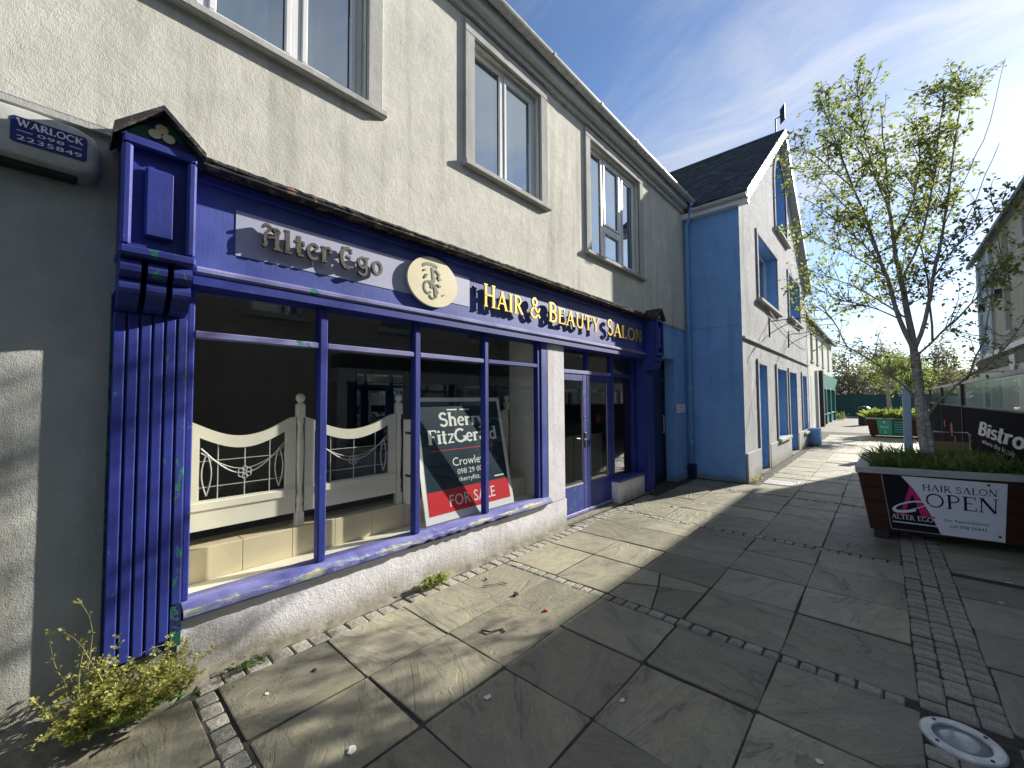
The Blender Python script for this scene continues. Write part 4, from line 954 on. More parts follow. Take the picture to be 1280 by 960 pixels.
# roof: two slopes, rake boards, boxed eaves, gutter
rf = subempty('roof', bh, (0, RY, RZ)); OX = BX + .20; th = .07
slope = (RZ + .12 - (EZ + .03)) / (RY - (BY0 - .16)); zr = RZ + .12
for sg in (-1, 1):
    ye = RY + sg * (RY - BY0 + .16); ze = EZ + .03
    MB().add([(OX - .02, RY, zr), (OX - .02, ye, ze), (-5, ye, ze), (-5, RY, zr), (OX - .02, RY, zr - th), (OX - .02, ye, ze - th), (-5, ye, ze - th), (-5, RY, zr - th)], [(0, 1, 2, 3), (4, 7, 6, 5), (0, 4, 5, 1), (1, 5, 6, 2)]).build('roof_deck', 'slate', rf)
    y2 = RY + sg * (RY - BY0 + .14)
    MB().add([(OX - .019, RY, zr + .02), (OX - .019, y2, ze + .03), (OX - .019, y2, ze - .20), (OX - .019, RY, zr - .19), (OX + .012, RY, zr + .02), (OX + .012, y2, ze + .03), (OX + .012, y2, ze - .20), (OX + .012, RY, zr - .19)], [(0, 1, 2, 3), (4, 7, 6, 5), (0, 4, 5, 1), (1, 5, 6, 2), (2, 6, 7, 3)]).build('rake_board', 'pvc_white', rf)
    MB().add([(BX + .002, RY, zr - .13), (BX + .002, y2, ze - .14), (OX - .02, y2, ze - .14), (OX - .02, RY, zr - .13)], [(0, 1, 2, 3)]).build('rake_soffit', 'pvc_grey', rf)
    ya, yb = (BY0 - .16, BY0 - .002) if sg < 0 else (BY1 + .002, BY1 + .16)
    MB().box(-3, OX + .0, ya, yb, EZ - .20, EZ - .085).build('boxed_eaves', 'pvc_white', rf)
m = MB(); gy = BY0 - .225
m.prism([(gy + .06 * math.cos(R(a)), EZ - .06 + .06 * math.sin(R(a))) for a in range(180, 361, 20)] + [(gy + .052 * math.cos(R(a)), EZ - .06 + .052 * math.sin(R(a))) for a in range(360, 179, -20)], lambda u, v, d: (d, u, v), .26, OX).build('gutter', 'gutter_grey', rf)
sl_ = MB(); L = math.hypot(RY - BY0 + .16, zr - EZ - .03); ang = math.atan2(zr - EZ - .03, RY - BY0 + .16); ce, se = math.cos(ang), math.sin(ang)
nrow = int(L / .20)
def SP(x, s, h): return (x, BY0 - .16 + s * ce - h * se, EZ + .03 + s * se + h * ce)
for r_ in range(nrow):
    x = -4.0 + (.13 if r_ % 2 else 0)
    while x < OX - .03:
        w = .255; a, b = x + .004, min(x + w - .004, OX - .02); s0, s1 = r_ * .20 - .02, r_ * .20 + .21; h0 = .016 + rnd.uniform(0, .012); h1 = .004; dd = rnd.uniform(-.008, .008)
        sl_.add([SP(a, s0 + dd, h0), SP(b, s0 + dd, h0 + rnd.uniform(-.004, .006)), SP(b, s1, h1), SP(a, s1, h1), SP(a, s0 + dd, 0), SP(b, s0 + dd, 0)], [(0, 1, 2, 3), (0, 4, 5, 1)]); x += w
stuff(sl_.build('slates', 'slate', rf, recalc=False))
MB().add([(OX - .02, RY - .12, zr - .06), (OX - .02, RY, zr + .05), (OX - .02, RY + .12, zr - .06), (-5, RY - .12, zr - .06), (-5, RY, zr + .05), (-5, RY + .12, zr - .06)], [(0, 1, 2), (0, 3, 4, 1), (1, 4, 5, 2)]).build('ridge_tiles', 'slate', rf)
# flat panel aerial on a mast behind the ridge
ae = thing('aerial', 'flat square aerial on a bent mast above the gable peak', 'aerial', (1.0, 14.5, 9.2))
MB().tube([(1.0, 14.5, 9.15), (1.0, 14.5, 10.25), (1.12, 14.5, 10.27)], .022, 6).build('mast', 'dark_metal', ae)
MB().hexa([(1.12, 14.46, 10.02), (1.25, 14.46, 10.14), (1.25, 14.52, 10.14), (1.12, 14.52, 10.02), (1.12, 14.46, 10.46), (1.25, 14.46, 10.62), (1.25, 14.52, 10.62), (1.12, 14.52, 10.46)]).build('aerial_panel', 'dark_metal', ae)
# hanging basket brackets and the festoon cable
for i, (y, z) in enumerate(((11.9, 3.62), (14.75, 3.62))):
    br = thing('basket_bracket', 'black iron basket bracket above the first doorway' if i == 0 else 'black iron basket bracket between the two upper windows', 'bracket', (BX, y, z))
    MB().tube([(BX + .01, y, z), (BX + .75, y, z)], .012, 5).tube([(BX + .01, y, z - .32), (BX + .28, y, z - .16), (BX + .62, y, z - .01)], .010, 5).tube([(BX + .012, y, z + .1), (BX + .012, y, z - .4)], .014, 5).build('arm', 'dark_metal', br)
    MB().tube([(BX + .74, y, z), (BX + .76, y, z - .05), (BX + .72, y, z - .09)], .008, 5).build('hook', 'dark_metal', br)
def cable(a, b, sag, label, n=24):
    a, b = Vector(a), Vector(b); pts = [a.lerp(b, i / n) - Vector((0, 0, sag * 4 * (i / n) * (1 - i / n))) for i in range(n + 1)]
    tag(MB().tube(pts, .008, 5).build('festoon_cable', 'cable', origin=a), label, 'cable')
cable((BX + .05, 11.9, 3.70), (5.28, 17.0, 2.80), .35, 'thin black cable sagging across the street from the first basket bracket')
cable((BX + .05, 10.95, 3.95), (BX + .06, 18.6, 3.55), .18, 'thin black cable strung along the pale house front')
cable((BX + .05, 14.75, 3.72), (5.28, 19.2, 2.84), .30, 'thin black cable sagging across the street from the second basket bracket')
tag(MB().cbox(1.12, 1.46, 18.15, 18.75, 0, .60, .02).build('utility_box', 'paint_skyblue', origin=(1.29, 18.45, 0)), 'sky blue painted box standing against the foot of the gabled house', 'utility box')

# ================================================================== terrace beyond, hoarding
fb = thing('terrace_house', 'pale far terrace with tall narrow windows and teal shopfront', 'building', (0.0, 30.0, 0))
FXX = .30
fw_ = [(21.5, 22.5), (24.8, 25.8), (27.7, 28.8), (30.3, 31.4), (33.4, 34.5), (37.2, 38.4)]
MB().sheet([rect(18.9, 41.0, 3.2, 5.85)] + [rect(a, b, 3.78, 5.4) for a, b in fw_], FX(FXX), .2).build('upper_wall', 'render_far', fb)
MB().box(-6, FXX - .001, 18.9, 30.3, 0, 3.199).build('lower_wall', 'render_far', fb)
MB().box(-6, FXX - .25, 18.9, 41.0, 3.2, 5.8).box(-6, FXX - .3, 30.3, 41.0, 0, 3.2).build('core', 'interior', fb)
MB().add([(FXX - .25, 41.0, 0), (FXX, 41.0, 0), (FXX, 41.0, 5.85), (-6, 41.0, 5.85), (-6, 41.0, 0)], [(0, 1, 2, 3, 4)]).build('end_wall', 'render_far', fb)
for a, b in fw_:
    wi = subempty('window', fb, (FXX, a, 3.78)); MB().box(FXX - .2, FXX - .18, a, b, 3.78, 5.4).build('pane', 'window_glass', wi)
    MB().box(FXX - .179, FXX - .14, a, b, 4.55, 4.62).box(FXX - .179, FXX - .14, (a + b) / 2 - .03, (a + b) / 2 + .03, 3.78, 5.4).build('frame', 'dark_metal', wi); MB().box(FXX, FXX + .08, a - .08, b + .08, 3.70, 3.778).build('sill', 'surround', wi)
MB().add([(.55, 18.9, 5.86), (.55, 41.2, 5.86), (-4, 41.2, 8.6), (-4, 18.9, 8.6), (.55, 18.9, 5.78), (.55, 41.2, 5.78)], [(0, 1, 2, 3), (0, 4, 5, 1), (4, 3, 2, 5)]).build('roof', 'slate_far', fb)
MB().box(.45, .60, 18.9, 41.1, 5.74, 5.86).build('gutter', 'dark_metal', fb)
MB().tube([(.42, 25.0, 0), (.42, 25.0, 5.8)], .05, 6).build('downpipe', 'pvc_grey', fb)
for y, zt in ((20.2, 2.3), (27.3, 2.9)): MB().box(FXX - .03, FXX + .01, y, y + 1.0, 0, zt).build('door', 'pvc_grey', fb)
MB().box(FXX, FXX + .12, 29.4, 29.9, 0, 3.3).build('pier', 'surround', fb)
ts = subempty('teal_shopfront', fb, (FXX, 35, 0))
MB().box(FXX - .05, FXX + .28, 30.35, 30.95, 0, 3.35).build('dark_pilaster', 'dark_metal', ts)
MB().hexa([(FXX, 30.96, 2.30), (FXX + .12, 30.96, 2.30), (FXX + .12, 40.5, 2.30), (FXX, 40.5, 2.30), (FXX, 30.96, 3.15), (FXX + .32, 30.96, 3.15), (FXX + .32, 40.5, 3.15), (FXX, 40.5, 3.15)]).build('fascia', 'teal_light', ts)
for y in (31.0, 33.6, 36.6, 40.1): MB().cbox(FXX - .1, FXX + .16, y, y + .4, 0, 2.3, .02).build('pilaster', 'teal', ts)
for a, b in ((31.4, 33.6), (34.0, 36.6), (37.0, 40.1)):
    MB().box(FXX - .1, FXX + .05, a, b, 0, .62).build('stall_riser', 'teal', ts); MB().box(FXX - .12, FXX - .1, a, b, .62, 2.3).build('pane', 'window_glass', ts); MB().box(FXX - .1, FXX + .14, a, b, .622, .68).build('sill', 'teal_light', ts)
ho = thing('hoarding', 'dark teal hoarding of upright panels closing the end of the street', 'hoarding', (2.0, 48.2, 0))
x = -1.6
while x < 7.6:
    MB().box(x, x + .54, 48.2 + rnd.uniform(0, .02), 48.26, .04, 2.02 + rnd.uniform(-.02, .02)).build('panel', 'hoarding_teal', ho); x += .56
MB().box(-1.6, 7.6, 48.262, 48.30, .05, 1.97).build('backing_sheet', 'hoarding_teal', ho)
MB().box(-1.6, 7.6, 48.17, 48.199, 1.9, 1.98).box(-1.6, 7.6, 48.17, 48.199, .1, .18).build('rail', 'hoarding_teal', ho)

# ================================================================== right-hand side of the street
rb = thing('cream_building', 'tall cream and pale blue building behind the bistro terrace', 'building', (5.9, 12, 0))
RX = 5.75
rw = [(-3.2, -2.2), (-.4, .6), (2.4, 3.4), (5.2, 6.2), (8.0, 9.0), (11.0, 12.0), (14.3, 15.3), (16.6, 17.5), (18.0, 18.6)]
GX = lambda X: (lambda u, v, d: (X - d, u, v))
MB().sheet([rect(-6, 19.0, 0, 6.36)] + [rect(a, b, 3.45, 4.7) for a, b in rw[:-1]] + [rect(a, b, 5.35, 6.2) for a, b in rw[4:-1]], GX(RX), .18).build('cream_wall', 'render_yellow', rb)
MB().sheet([rect(19.0, 21.7, 0, 6.36), rect(19.3, 20.0, 4.9, 6.1), rect(20.7, 21.3, 3.2, 4.5), rect(20.7, 21.3, 4.9, 6.1)], GX(RX), .18).build('pale_blue_wall', 'render_paleblue', rb)
MB().add([(RX, 21.7, 0), (11, 21.7, 0), (11, 21.7, 6.36), (8.4, 21.7, 8.4), (RX, 21.7, 6.36)], [(0, 1, 2, 3, 4)]).build('end_wall', 'render_paleblue', rb)
for (a, b), (c, d) in [(w, (3.45, 4.7)) for w in rw[:-1]] + [(w, (5.35, 6.2)) for w in rw[4:-1]] + [((19.3, 20.0), (4.9, 6.1)), ((20.7, 21.3), (3.2, 4.5)), ((20.7, 21.3), (4.9, 6.1))]:
    wi = subempty('window', rb, (RX, a, c)); MB().box(RX + .17, RX + .2, a, b, c, d).build('pane', 'window_glass', wi)
    MB().box(RX + .12, RX + .169, a, b, c, c + .07).box(RX + .12, RX + .169, a, b, d - .07, d).box(RX + .12, RX + .168, a, a + .07, c, d).box(RX + .12, RX + .168, b - .07, b, c, d).build('frame', 'pvc_white', wi)
    MB().box(RX - .09, RX, a - .1, b + .1, c - .09, c - .002).build('sill', 'surround', wi)
MB().add([(RX - .16, -6, 6.38), (RX - .16, 21.8, 6.38), (8.4, 21.8, 8.45), (8.4, -6, 8.45), (RX - .16, -6, 6.32), (RX - .16, 21.8, 6.32)], [(0, 1, 2, 3), (0, 4, 5, 1), (4, 3, 2, 5)]).build('roof', 'slate_far', rb)
MB().box(RX - .22, RX - .12, -6, 21.8, 6.27, 6.38).build('gutter', 'dark_metal', rb)
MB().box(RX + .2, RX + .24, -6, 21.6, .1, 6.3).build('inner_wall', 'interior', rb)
MB().tube([(RX - .06, 18.95, 0), (RX - .06, 18.95, 6.3)], .05, 6).build('downpipe', 'pvc_grey', rb)
for y in (17.75, 20.3): MB().box(RX - .14, RX - .001, y, y + .16, 4.5, 4.75).build('lantern', 'dark_metal', rb)
# bistro front: single-storey extension
bi = thing('bistro_front', 'grey single-storey bistro front with white gutter and dark canopy strip', 'shopfront', (5.4, 12, 0))
QX = 5.32
MB().box(QX - .1, RX - .003, 4.0, 18.6, 2.72, 2.83).build('gutter_edge', 'pvc_white', bi)
MB().box(QX, RX - .003, 4.0, 18.6, 2.42, 2.72).build('canopy_band', 'dark_metal', bi)
MB().box(QX + .03, RX - .003, 4.0, 18.6, 2.12, 2.418).build('sign_board', 'pvc_grey', bi)
y = 4.0
while y < 18.5: MB().cbox(QX + .03, QX + .16, y, y + .18, 0, 2.118, .01).build('pilaster', 'pvc_grey', bi); y += 1.62
MB().box(QX + .1, QX + .12, 4.2, 18.4, .5, 2.118).build('pane', 'window_glass', bi); MB().box(QX + .05, QX + .14, 4.2, 18.4, 0, .498).build('stall_riser', 'pvc_grey', bi)
m = MB(); fn2 = lambda u, v, d: (QX + .03 - d, u, v)
m.prism([(13.85, 2.62), (14.35, 2.62), (14.35, 2.38), (14.1, 2.16), (13.85, 2.38)][::-1], fn2, .0005, .05); m.build('shield_emblem', 'print_white', bi)
# wind break with banner and clear screen
wb = thing('terrace_windbreak', 'black bistro banner windbreak with clear screen above on the terrace edge', 'windbreak', (4.25, 11, 0))
WX = 4.28; PY = [6.4, 11.4, 14.9, 18.4]
for y in PY: MB().cbox(WX - .03, WX + .03, y - .03, y + .03, 0, 1.98, .006).build('post', 'dark_metal', wb)
for a, b in zip(PY[:-1], PY[1:]):
    MB().box(WX - .012, WX + .0, a + .03, b - .03, .12, 1.50).build('banner', 'banner_black', wb)
    MB().box(WX - .006, WX + .0, a + .03, b - .03, 1.53, 1.93).build('clear_screen', 'perspex', wb)
    MB().cbox(WX - .022, WX + .02, a + .03, b - .03, 1.50, 1.53, .005).build('middle_rail', 'dark_metal', wb); MB().cbox(WX - .022, WX + .02, a + .03, b - .03, 1.93, 1.98, .005).build('top_rail', 'pvc_grey', wb)
fnw = lambda u, v, d: (WX - .012 - d, -u, v)
tx = MB(); word(tx, 'Bistro', fnw, -9.85, -7.0, 1.10, .20, .001, .004, sp=.0, bold=1.5, shear=.25, eps=.0005); printed(tx, 'where the locals', fnw, -9.5, -7.4, 0.98, .07, .0025, shear=.3); tx.build('lettering', 'print_white', wb)
for (y, z, r_) in ((13.2, .98, .2), (14.6, 1.05, .12), (12.7, .8, .1)):
    MB().prism([(-y + r_ * math.cos(R(a)) * rnd.uniform(.8, 1.1), z + r_ * .8 * math.sin(R(a))) for a in range(0, 360, 30)], fnw, .001, .003).build('printed_picture', 'cafe_red', wb)
bp_ = thing('timber_post', 'pale blue square timber post at the end of the windbreak', 'post', (3.75, 17.2, 0))
MB().cbox(3.60, 3.79, 17.1, 17.30, 0, 1.90, .012).build('shaft', 'post_blue', bp_); MB().cbox(3.58, 3.81, 17.08, 17.32, 1.901, 1.96, .012).build('cap', 'post_blue', bp_)
ch = thing('cafe_chair', 'tubular steel cafe chair between the birch planter and banner', 'chair', (3.93, 9.2, 0))
for s_ in (-.22, .22):
    MB().tube([(3.93 + s_, 9.42, 0), (3.93 + s_, 9.38, .45), (3.93 + s_, 9.46, .80)] , .012, 6).build('back_leg', 'chrome', ch); MB().tube([(3.93 + s_, 8.98, 0), (3.93 + s_, 9.0, .45)], .012, 6).build('front_leg', 'chrome', ch)
MB().tube([(3.71, 9.46, .80), (3.72, 9.47, 1.10), (3.75, 9.47, 1.13), (4.11, 9.47, 1.13), (4.14, 9.47, 1.10), (4.15, 9.46, .80)], .014, 6).build('back_rail', 'chrome', ch)
MB().cbox(3.70, 4.16, 8.97, 9.41, .45, .475, .006).build('seat', 'wood_tan', ch); MB().cbox(3.73, 4.13, 9.452, 9.472, .82, .98, .006).build('backrest', 'wood_tan', ch)
# far house roofs past the bistro
for i, (x, y, z, w, lab) in enumerate(((13.0, 92, 3.4, 7.0, 'far white house with slate roof beyond the bistro terrace'), (21.0, 104, 4.2, 8.0, 'far grey house with slate roof behind the white house'))):
    t = thing('far_house', lab, 'house', (x, y, 0))
    MB().box(x - w / 2, x + w / 2, y, y + 6, 0, z).build('wall', 'render_far' if i == 0 else 'surround', t)
    MB().add([(x - w / 2 - .2, y - .3, z), (x + w / 2 + .2, y - .3, z), (x + w / 2 + .2, y + 3, z + 2.3), (x - w / 2 - .2, y + 3, z + 2.3), (x - w / 2 - .2, y + 6.3, z), (x + w / 2 + .2, y + 6.3, z)], [(0, 1, 2, 3), (3, 2, 5, 4), (0, 3, 4), (1, 5, 2)]).build('roof', 'slate_far', t)
    MB().box(x + 1.5, x + 2.3, y + 2.7, y + 3.4, z + 1.8, z + 3.1).build('chimney', 'render_far', t)
    for k in (-2.2, 0, 2.2): MB().box(x + k - .4, x + k + .4, y - .03, y - .002, z - 1.9, z - .7).build('window', 'window_glass', t)
# ================================================================== planters
def planter(name, label, group, top, zt, taper, zb, sign=None):
    c = sum((Vector(p) for p in top), Vector((0, 0))) / 4
    t = thing(name, label, 'planter', (c.x, c.y, 0), group)
    P = [Vector(p) for p in top]
    def ring(f, inset=0.0):     # plan at height fraction f (0 bottom, 1 top)
        k = 1 - taper * (1 - f)
        return [c + (p - c) * k * (1 - inset) for p in P]
    nb = 4
    for s in range(4):          # boards of the four sides
        for k in range(nb):
            f0, f1 = k / nb + .004, (k + 1) / nb - .004
            a0, b0 = ring(f0)[s], ring(f0)[(s + 1) % 4]; a1, b1 = ring(f1)[s], ring(f1)[(s + 1) % 4]
            z0, z1 = zb + (zt - zb) * f0, zb + (zt - zb) * f1
            inn = [q + (c - q).normalized() * .04 for q in (a0, b0, b1, a1)]
            MB().hexa([(a0.x, a0.y, z0), (b0.x, b0.y, z0), (inn[1].x, inn[1].y, z0), (inn[0].x, inn[0].y, z0), (a1.x, a1.y, z1), (b1.x, b1.y, z1), (inn[2].x, inn[2].y, z1), (inn[3].x, inn[3].y, z1)]).build('board', 'planter_wood', t)
        a, b = ring(1)[s], ring(1)[(s + 1) % 4]; d = (b - a).normalized(); nrm = Vector((d.y, -d.x))
        ia, ib = a + (c - a).normalized() * .15, b + (c - b).normalized() * .15; oa, ob = a - (c - a).normalized() * .03, b - (c - b).normalized() * .03
        MB().hexa([(oa.x, oa.y, zt), (ob.x, ob.y, zt), (ib.x, ib.y, zt), (ia.x, ia.y, zt), (oa.x, oa.y, zt + .065), (ob.x, ob.y, zt + .065), (ib.x, ib.y, zt + .065), (ia.x, ia.y, zt + .065)]).build('rim_board', 'wood_grey', t)
    r = ring(.9, .06); MB().add([(p.x, p.y, zt - .05) for p in r], [(0, 1, 2, 3)]).build('soil', 'soil', t)
    r = ring(0, .12)
    for p in r: MB().cbox(p.x - .07, p.x + .07, p.y - .07, p.y + .07, 0, zb + .02, .01).build('foot', 'dark_metal', t)
    r = ring(0, .03); MB().add([(p.x, p.y, zb + .01) for p in r], [(0, 3, 2, 1)]).build('base_board', 'dark_metal', t)
    fr = ring(0), ring(1)
    def FF(u, v, d, s=0):       # point on the front face: u along 0..1, v height 0..1, d outwards
        a = fr[0][s].lerp(fr[1][s], v); b = fr[0][(s + 1) % 4].lerp(fr[1][(s + 1) % 4], v); p = a.lerp(b, u)
        dd = (b - a).normalized(); n = Vector((dd.y, -dd.x)); return (p.x + n.x * d, p.y + n.y * d, zb + (zt - zb) * v)
    return t, FF, c
PT = [(2.90, 6.52), (4.72, 6.93), (4.75, 8.45), (2.93, 8.30)]
pl1, FF, pc = planter('planter', 'big dark red timber planter with hair salon sign and birch tree', 'timber street planters', PT, .785, .105, .10)
sg = thing('salon_sign', 'white and black hair salon open sign screwed to the birch planter', 'sign', FF(.4, .1, .01))
U0, U1, V0, V1 = .118, .665, .055, .985
SG = lambda u, v, d: FF(U0 + (U1 - U0) * u, V0 + (V1 - V0) * v - .03 * u, .006 + d)
bez = [(.455, 0), (.43, .12), (.385, .32), (.32, .56), (.255, .78), (.165, 1)]
MB().prism([(.455, 0), (1, 0), (1, 1), (.165, 1)] + bez[::-1][1:-1], SG, 0, .004).build('white_panel', 'print_offwhite', sg)
MB().prism([(0, 0)] + bez + [(0, 1)], SG, 0, .004).build('black_panel', 'print_black', sg)
MB().tube([SG(-.004, 0, .004), SG(-.004, 1, .004)], .003, 4).tube([SG(0, -.004, .004), SG(1, -.004, .004)], .003, 4).build('edge_trim', 'pvc_grey', sg)
tx = MB(); word(tx, 'HAIR SALON', SG, .335, .935, .765, .115, .0045, .0052, sp=.05, bold=.8, eps=.0002); word(tx, 'OPEN', SG, .345, .955, .475, .25, .0045, .0052, sp=.05, bold=.72, eps=.0002)
printed(tx, 'For Appointments', SG, .50, .87, .245, .05, .0050); printed(tx, 'call 098 26443', SG, .54, .85, .145, .055, .0050); tx.build('lettering', 'print_black', sg)
tx = MB(); word(tx, 'ALTER EGO', SG, .02, .40, .195, .085, .0045, .0052, sp=.04, bold=.9, eps=.0002); tx.prism(rect(.02, .43, .125, .145), SG, .0045, .005); tx.build('name_lettering', 'print_offwhite', sg)
tx = MB(); tx.prism([(.105, .29), (.140, .29), (.245, .70), (.228, .82)], SG, .0045, .0052).prism([(.222, .83), (.238, .83), (.385, .29), (.295, .29)], SG, .0045, .0055).prism(rect(.06, .18, .275, .30), SG, .0045, .0050).prism(rect(.27, .42, .272, .297), SG, .0045, .0050); tx.build('letter_mark', 'print_pink', sg)
sw = MB(); out, inn = arc(.20, .44, .165, .10, -20, 290, 18), arc(.205, .45, .135, .060, 290, -20, 18)
sw.prism([(u, v + (u - .2) * .5) for u, v in out + inn], SG, .0058, .0064); sw.prism([(.20, .37), (.42, .545), (.42, .555), (.2, .39)], SG, .0066, .007); sw.build('swoosh', 'print_offwhite', sg)
for u, v in ((.86, .955), (.955, .085)): MB().tube([SG(u, v, .004), SG(u, v, .012)], .012, 8).build('screw_cap', 'print_black', sg)
pl2, FF2, pc2 = planter('planter', 'far timber planter with green sign and leafy shrubs', 'timber street planters', [(2.62, 23.3), (4.6, 23.5), (4.6, 24.9), (2.62, 24.8)], .78, .10, .09)
gs = thing('green_sign', 'green sign with white letters on the far planter', 'sign', FF2(.3, .1, .01)); SG2 = lambda u, v, d: FF2(.16 + .24 * u, .06 + .9 * v, .005 + d)
MB().prism(rect(0, 1, 0, 1), SG2, 0, .004).build('panel', 'print_green', gs); tx = MB(); printed(tx, 'PAX', SG2, .2, .8, .45, .14, .0045); tx.build('lettering', 'print_white', gs)
for q in ((.45, .55, .78, .9), (.47, .53, .1, .25)): MB().prism(rect(*q), SG2, .0042, .0048).build('printed_mark', 'print_white', gs)
gs = thing('teal_sign', 'dark teal sign beside the green sign on the far planter', 'sign', FF2(.5, .1, .01)); SG3 = lambda u, v, d: FF2(.41 + .3 * u, .06 + .9 * v, .005 + d)
MB().prism(rect(0, 1, 0, 1), SG3, 0, .004).build('panel', 'teal', gs); tx = MB()
for k in range(5): tx.prism(rect(.1, .9 - .1 * (k % 2), .82 - .16 * k, .88 - .16 * k), SG3, .0042, .0048)
tx.build('faint_writing', 'teal_light', gs)

# ================================================================== vegetation helpers
def leaf(m, p, d, nrm, L, Wd, fold=.25):
    d = d.normalized(); s = d.cross(nrm); s = s.normalized() if s.length > 1e-5 else Vector((1, 0, 0)); n = s.cross(d)
    a = p; b = p + d * L * .45 + s * Wd / 2 + n * fold * Wd; c = p + d * L; e = p + d * L * .45 - s * Wd / 2 + n * fold * Wd; mid = p + d * L * .5
    m.add([a, b, mid, c, e], [(0, 1, 2), (1, 3, 2), (0, 2, 4), (4, 2, 3)])
def rv_(r): return Vector((r.gauss(0, 1), r.gauss(0, 1), r.gauss(0, 1))).normalized()
def px(x, y, Y):          # image point carried to the vertical plane at distance Y down the street
    d = fw + rt * ((x - 640) / F_PX) - up * ((y - 480) / F_PX); return CAM + d * (Y / d.y)
def branch_path(r, a, d, L, n, wig, upw):
    pts = [a]; dd = d.normalized()
    for i in range(n):
        dd = (dd + rv_(r) * wig + Vector((0, 0, upw))).normalized(); pts.append(pts[-1] + dd * L / n)
    return pts

# ---- birch in the planter: limbs follow the photograph, twigs and leaves are grown on them
r = random.Random(11); TY = 7.45
limbs = [ # (image polyline, depth drift, radius at start, radius at end)
 ([(1158, 572), (1153, 540), (1150, 505), (1147, 470), (1143, 440)], 0, .050, .048),
 ([(1166, 572), (1162, 545), (1156, 515), (1151, 490)], .04, .040, .030),
 ([(1143, 440), (1136, 400), (1127, 350), (1117, 300), (1110, 240), (1106, 180), (1100, 125)], .25, .040, .005),
 ([(1143, 440), (1124, 400), (1108, 350), (1090, 300), (1068, 245), (1045, 185), (1030, 150)], -.5, .030, .004),
 ([(1143, 440), (1157, 400), (1168, 345), (1180, 280), (1192, 200), (1204, 120), (1208, 82)], .35, .026, .003),
 ([(1149, 505), (1122, 476), (1095, 456), (1060, 436), (1020, 420)], -.35, .015, .004),
 ([(1152, 530), (1176, 500), (1205, 474), (1238, 452), (1275, 405)], -.25, .020, .004),
 ([(1134, 395), (1100, 372), (1060, 350), (1020, 335), (1000, 325)], .5, .013, .003),
 ([(1145, 450), (1180, 415), (1215, 380), (1240, 345), (1262, 305)], .45, .014, .003),
 ([(1100, 330), (1070, 300), (1035, 275), (1005, 262)], -.6, .012, .003),
 ([(1127, 350), (1150, 300), (1165, 240), (1172, 170), (1176, 130)], -.4, .016, .003),
 ([(1110, 240), (1085, 200), (1065, 165), (1048, 140)], .3, .014, .003),
 ([(1172, 330), (1205, 280), (1228, 235), (1245, 190), (1262, 150)], .6, .007, .003),
 ([(1180, 280), (1210, 215), (1235, 160), (1249, 92)], -.3, .006, .002),
 ([(1200, 476), (1225, 430), (1240, 390), (1250, 340)], .4, .012, .003),
 ([(1060, 436), (1040, 400), (1015, 380), (995, 370)], .2, .010, .003),
 ([(1166, 420), (1160, 340), (1150, 265), (1140, 190)], .7, .014, .003),
 ([(1090, 300), (1060, 262), (1030, 225), (1003, 190)], .35, .012, .003),
 ([(1068, 245), (1040, 222), (1012, 205), (992, 215)], -.7, .010, .003),
 ([(1112, 270), (1092, 225), (1080, 180), (1075, 145)], -.8, .012, .003),
 ([(1117, 300), (1142, 245), (1150, 190), (1146, 140)], .1, .013, .003),
 ([(1108, 350), (1070, 325), (1030, 305), (1000, 290)], -.2, .011, .003),
 ([(1168, 345), (1195, 310), (1222, 290), (1250, 262)], -.5, .011, .003),
 ([(1124, 400), (1085, 385), (1045, 378), (1010, 362)], -.6, .010, .003),
]
bt = thing('birch_tree', 'young birch tree with sparse spring leaves growing in the planter', 'tree', px(1158, 572, TY))
tk = MB(); lv = MB(); trunk = MB(); tips = []; done = []
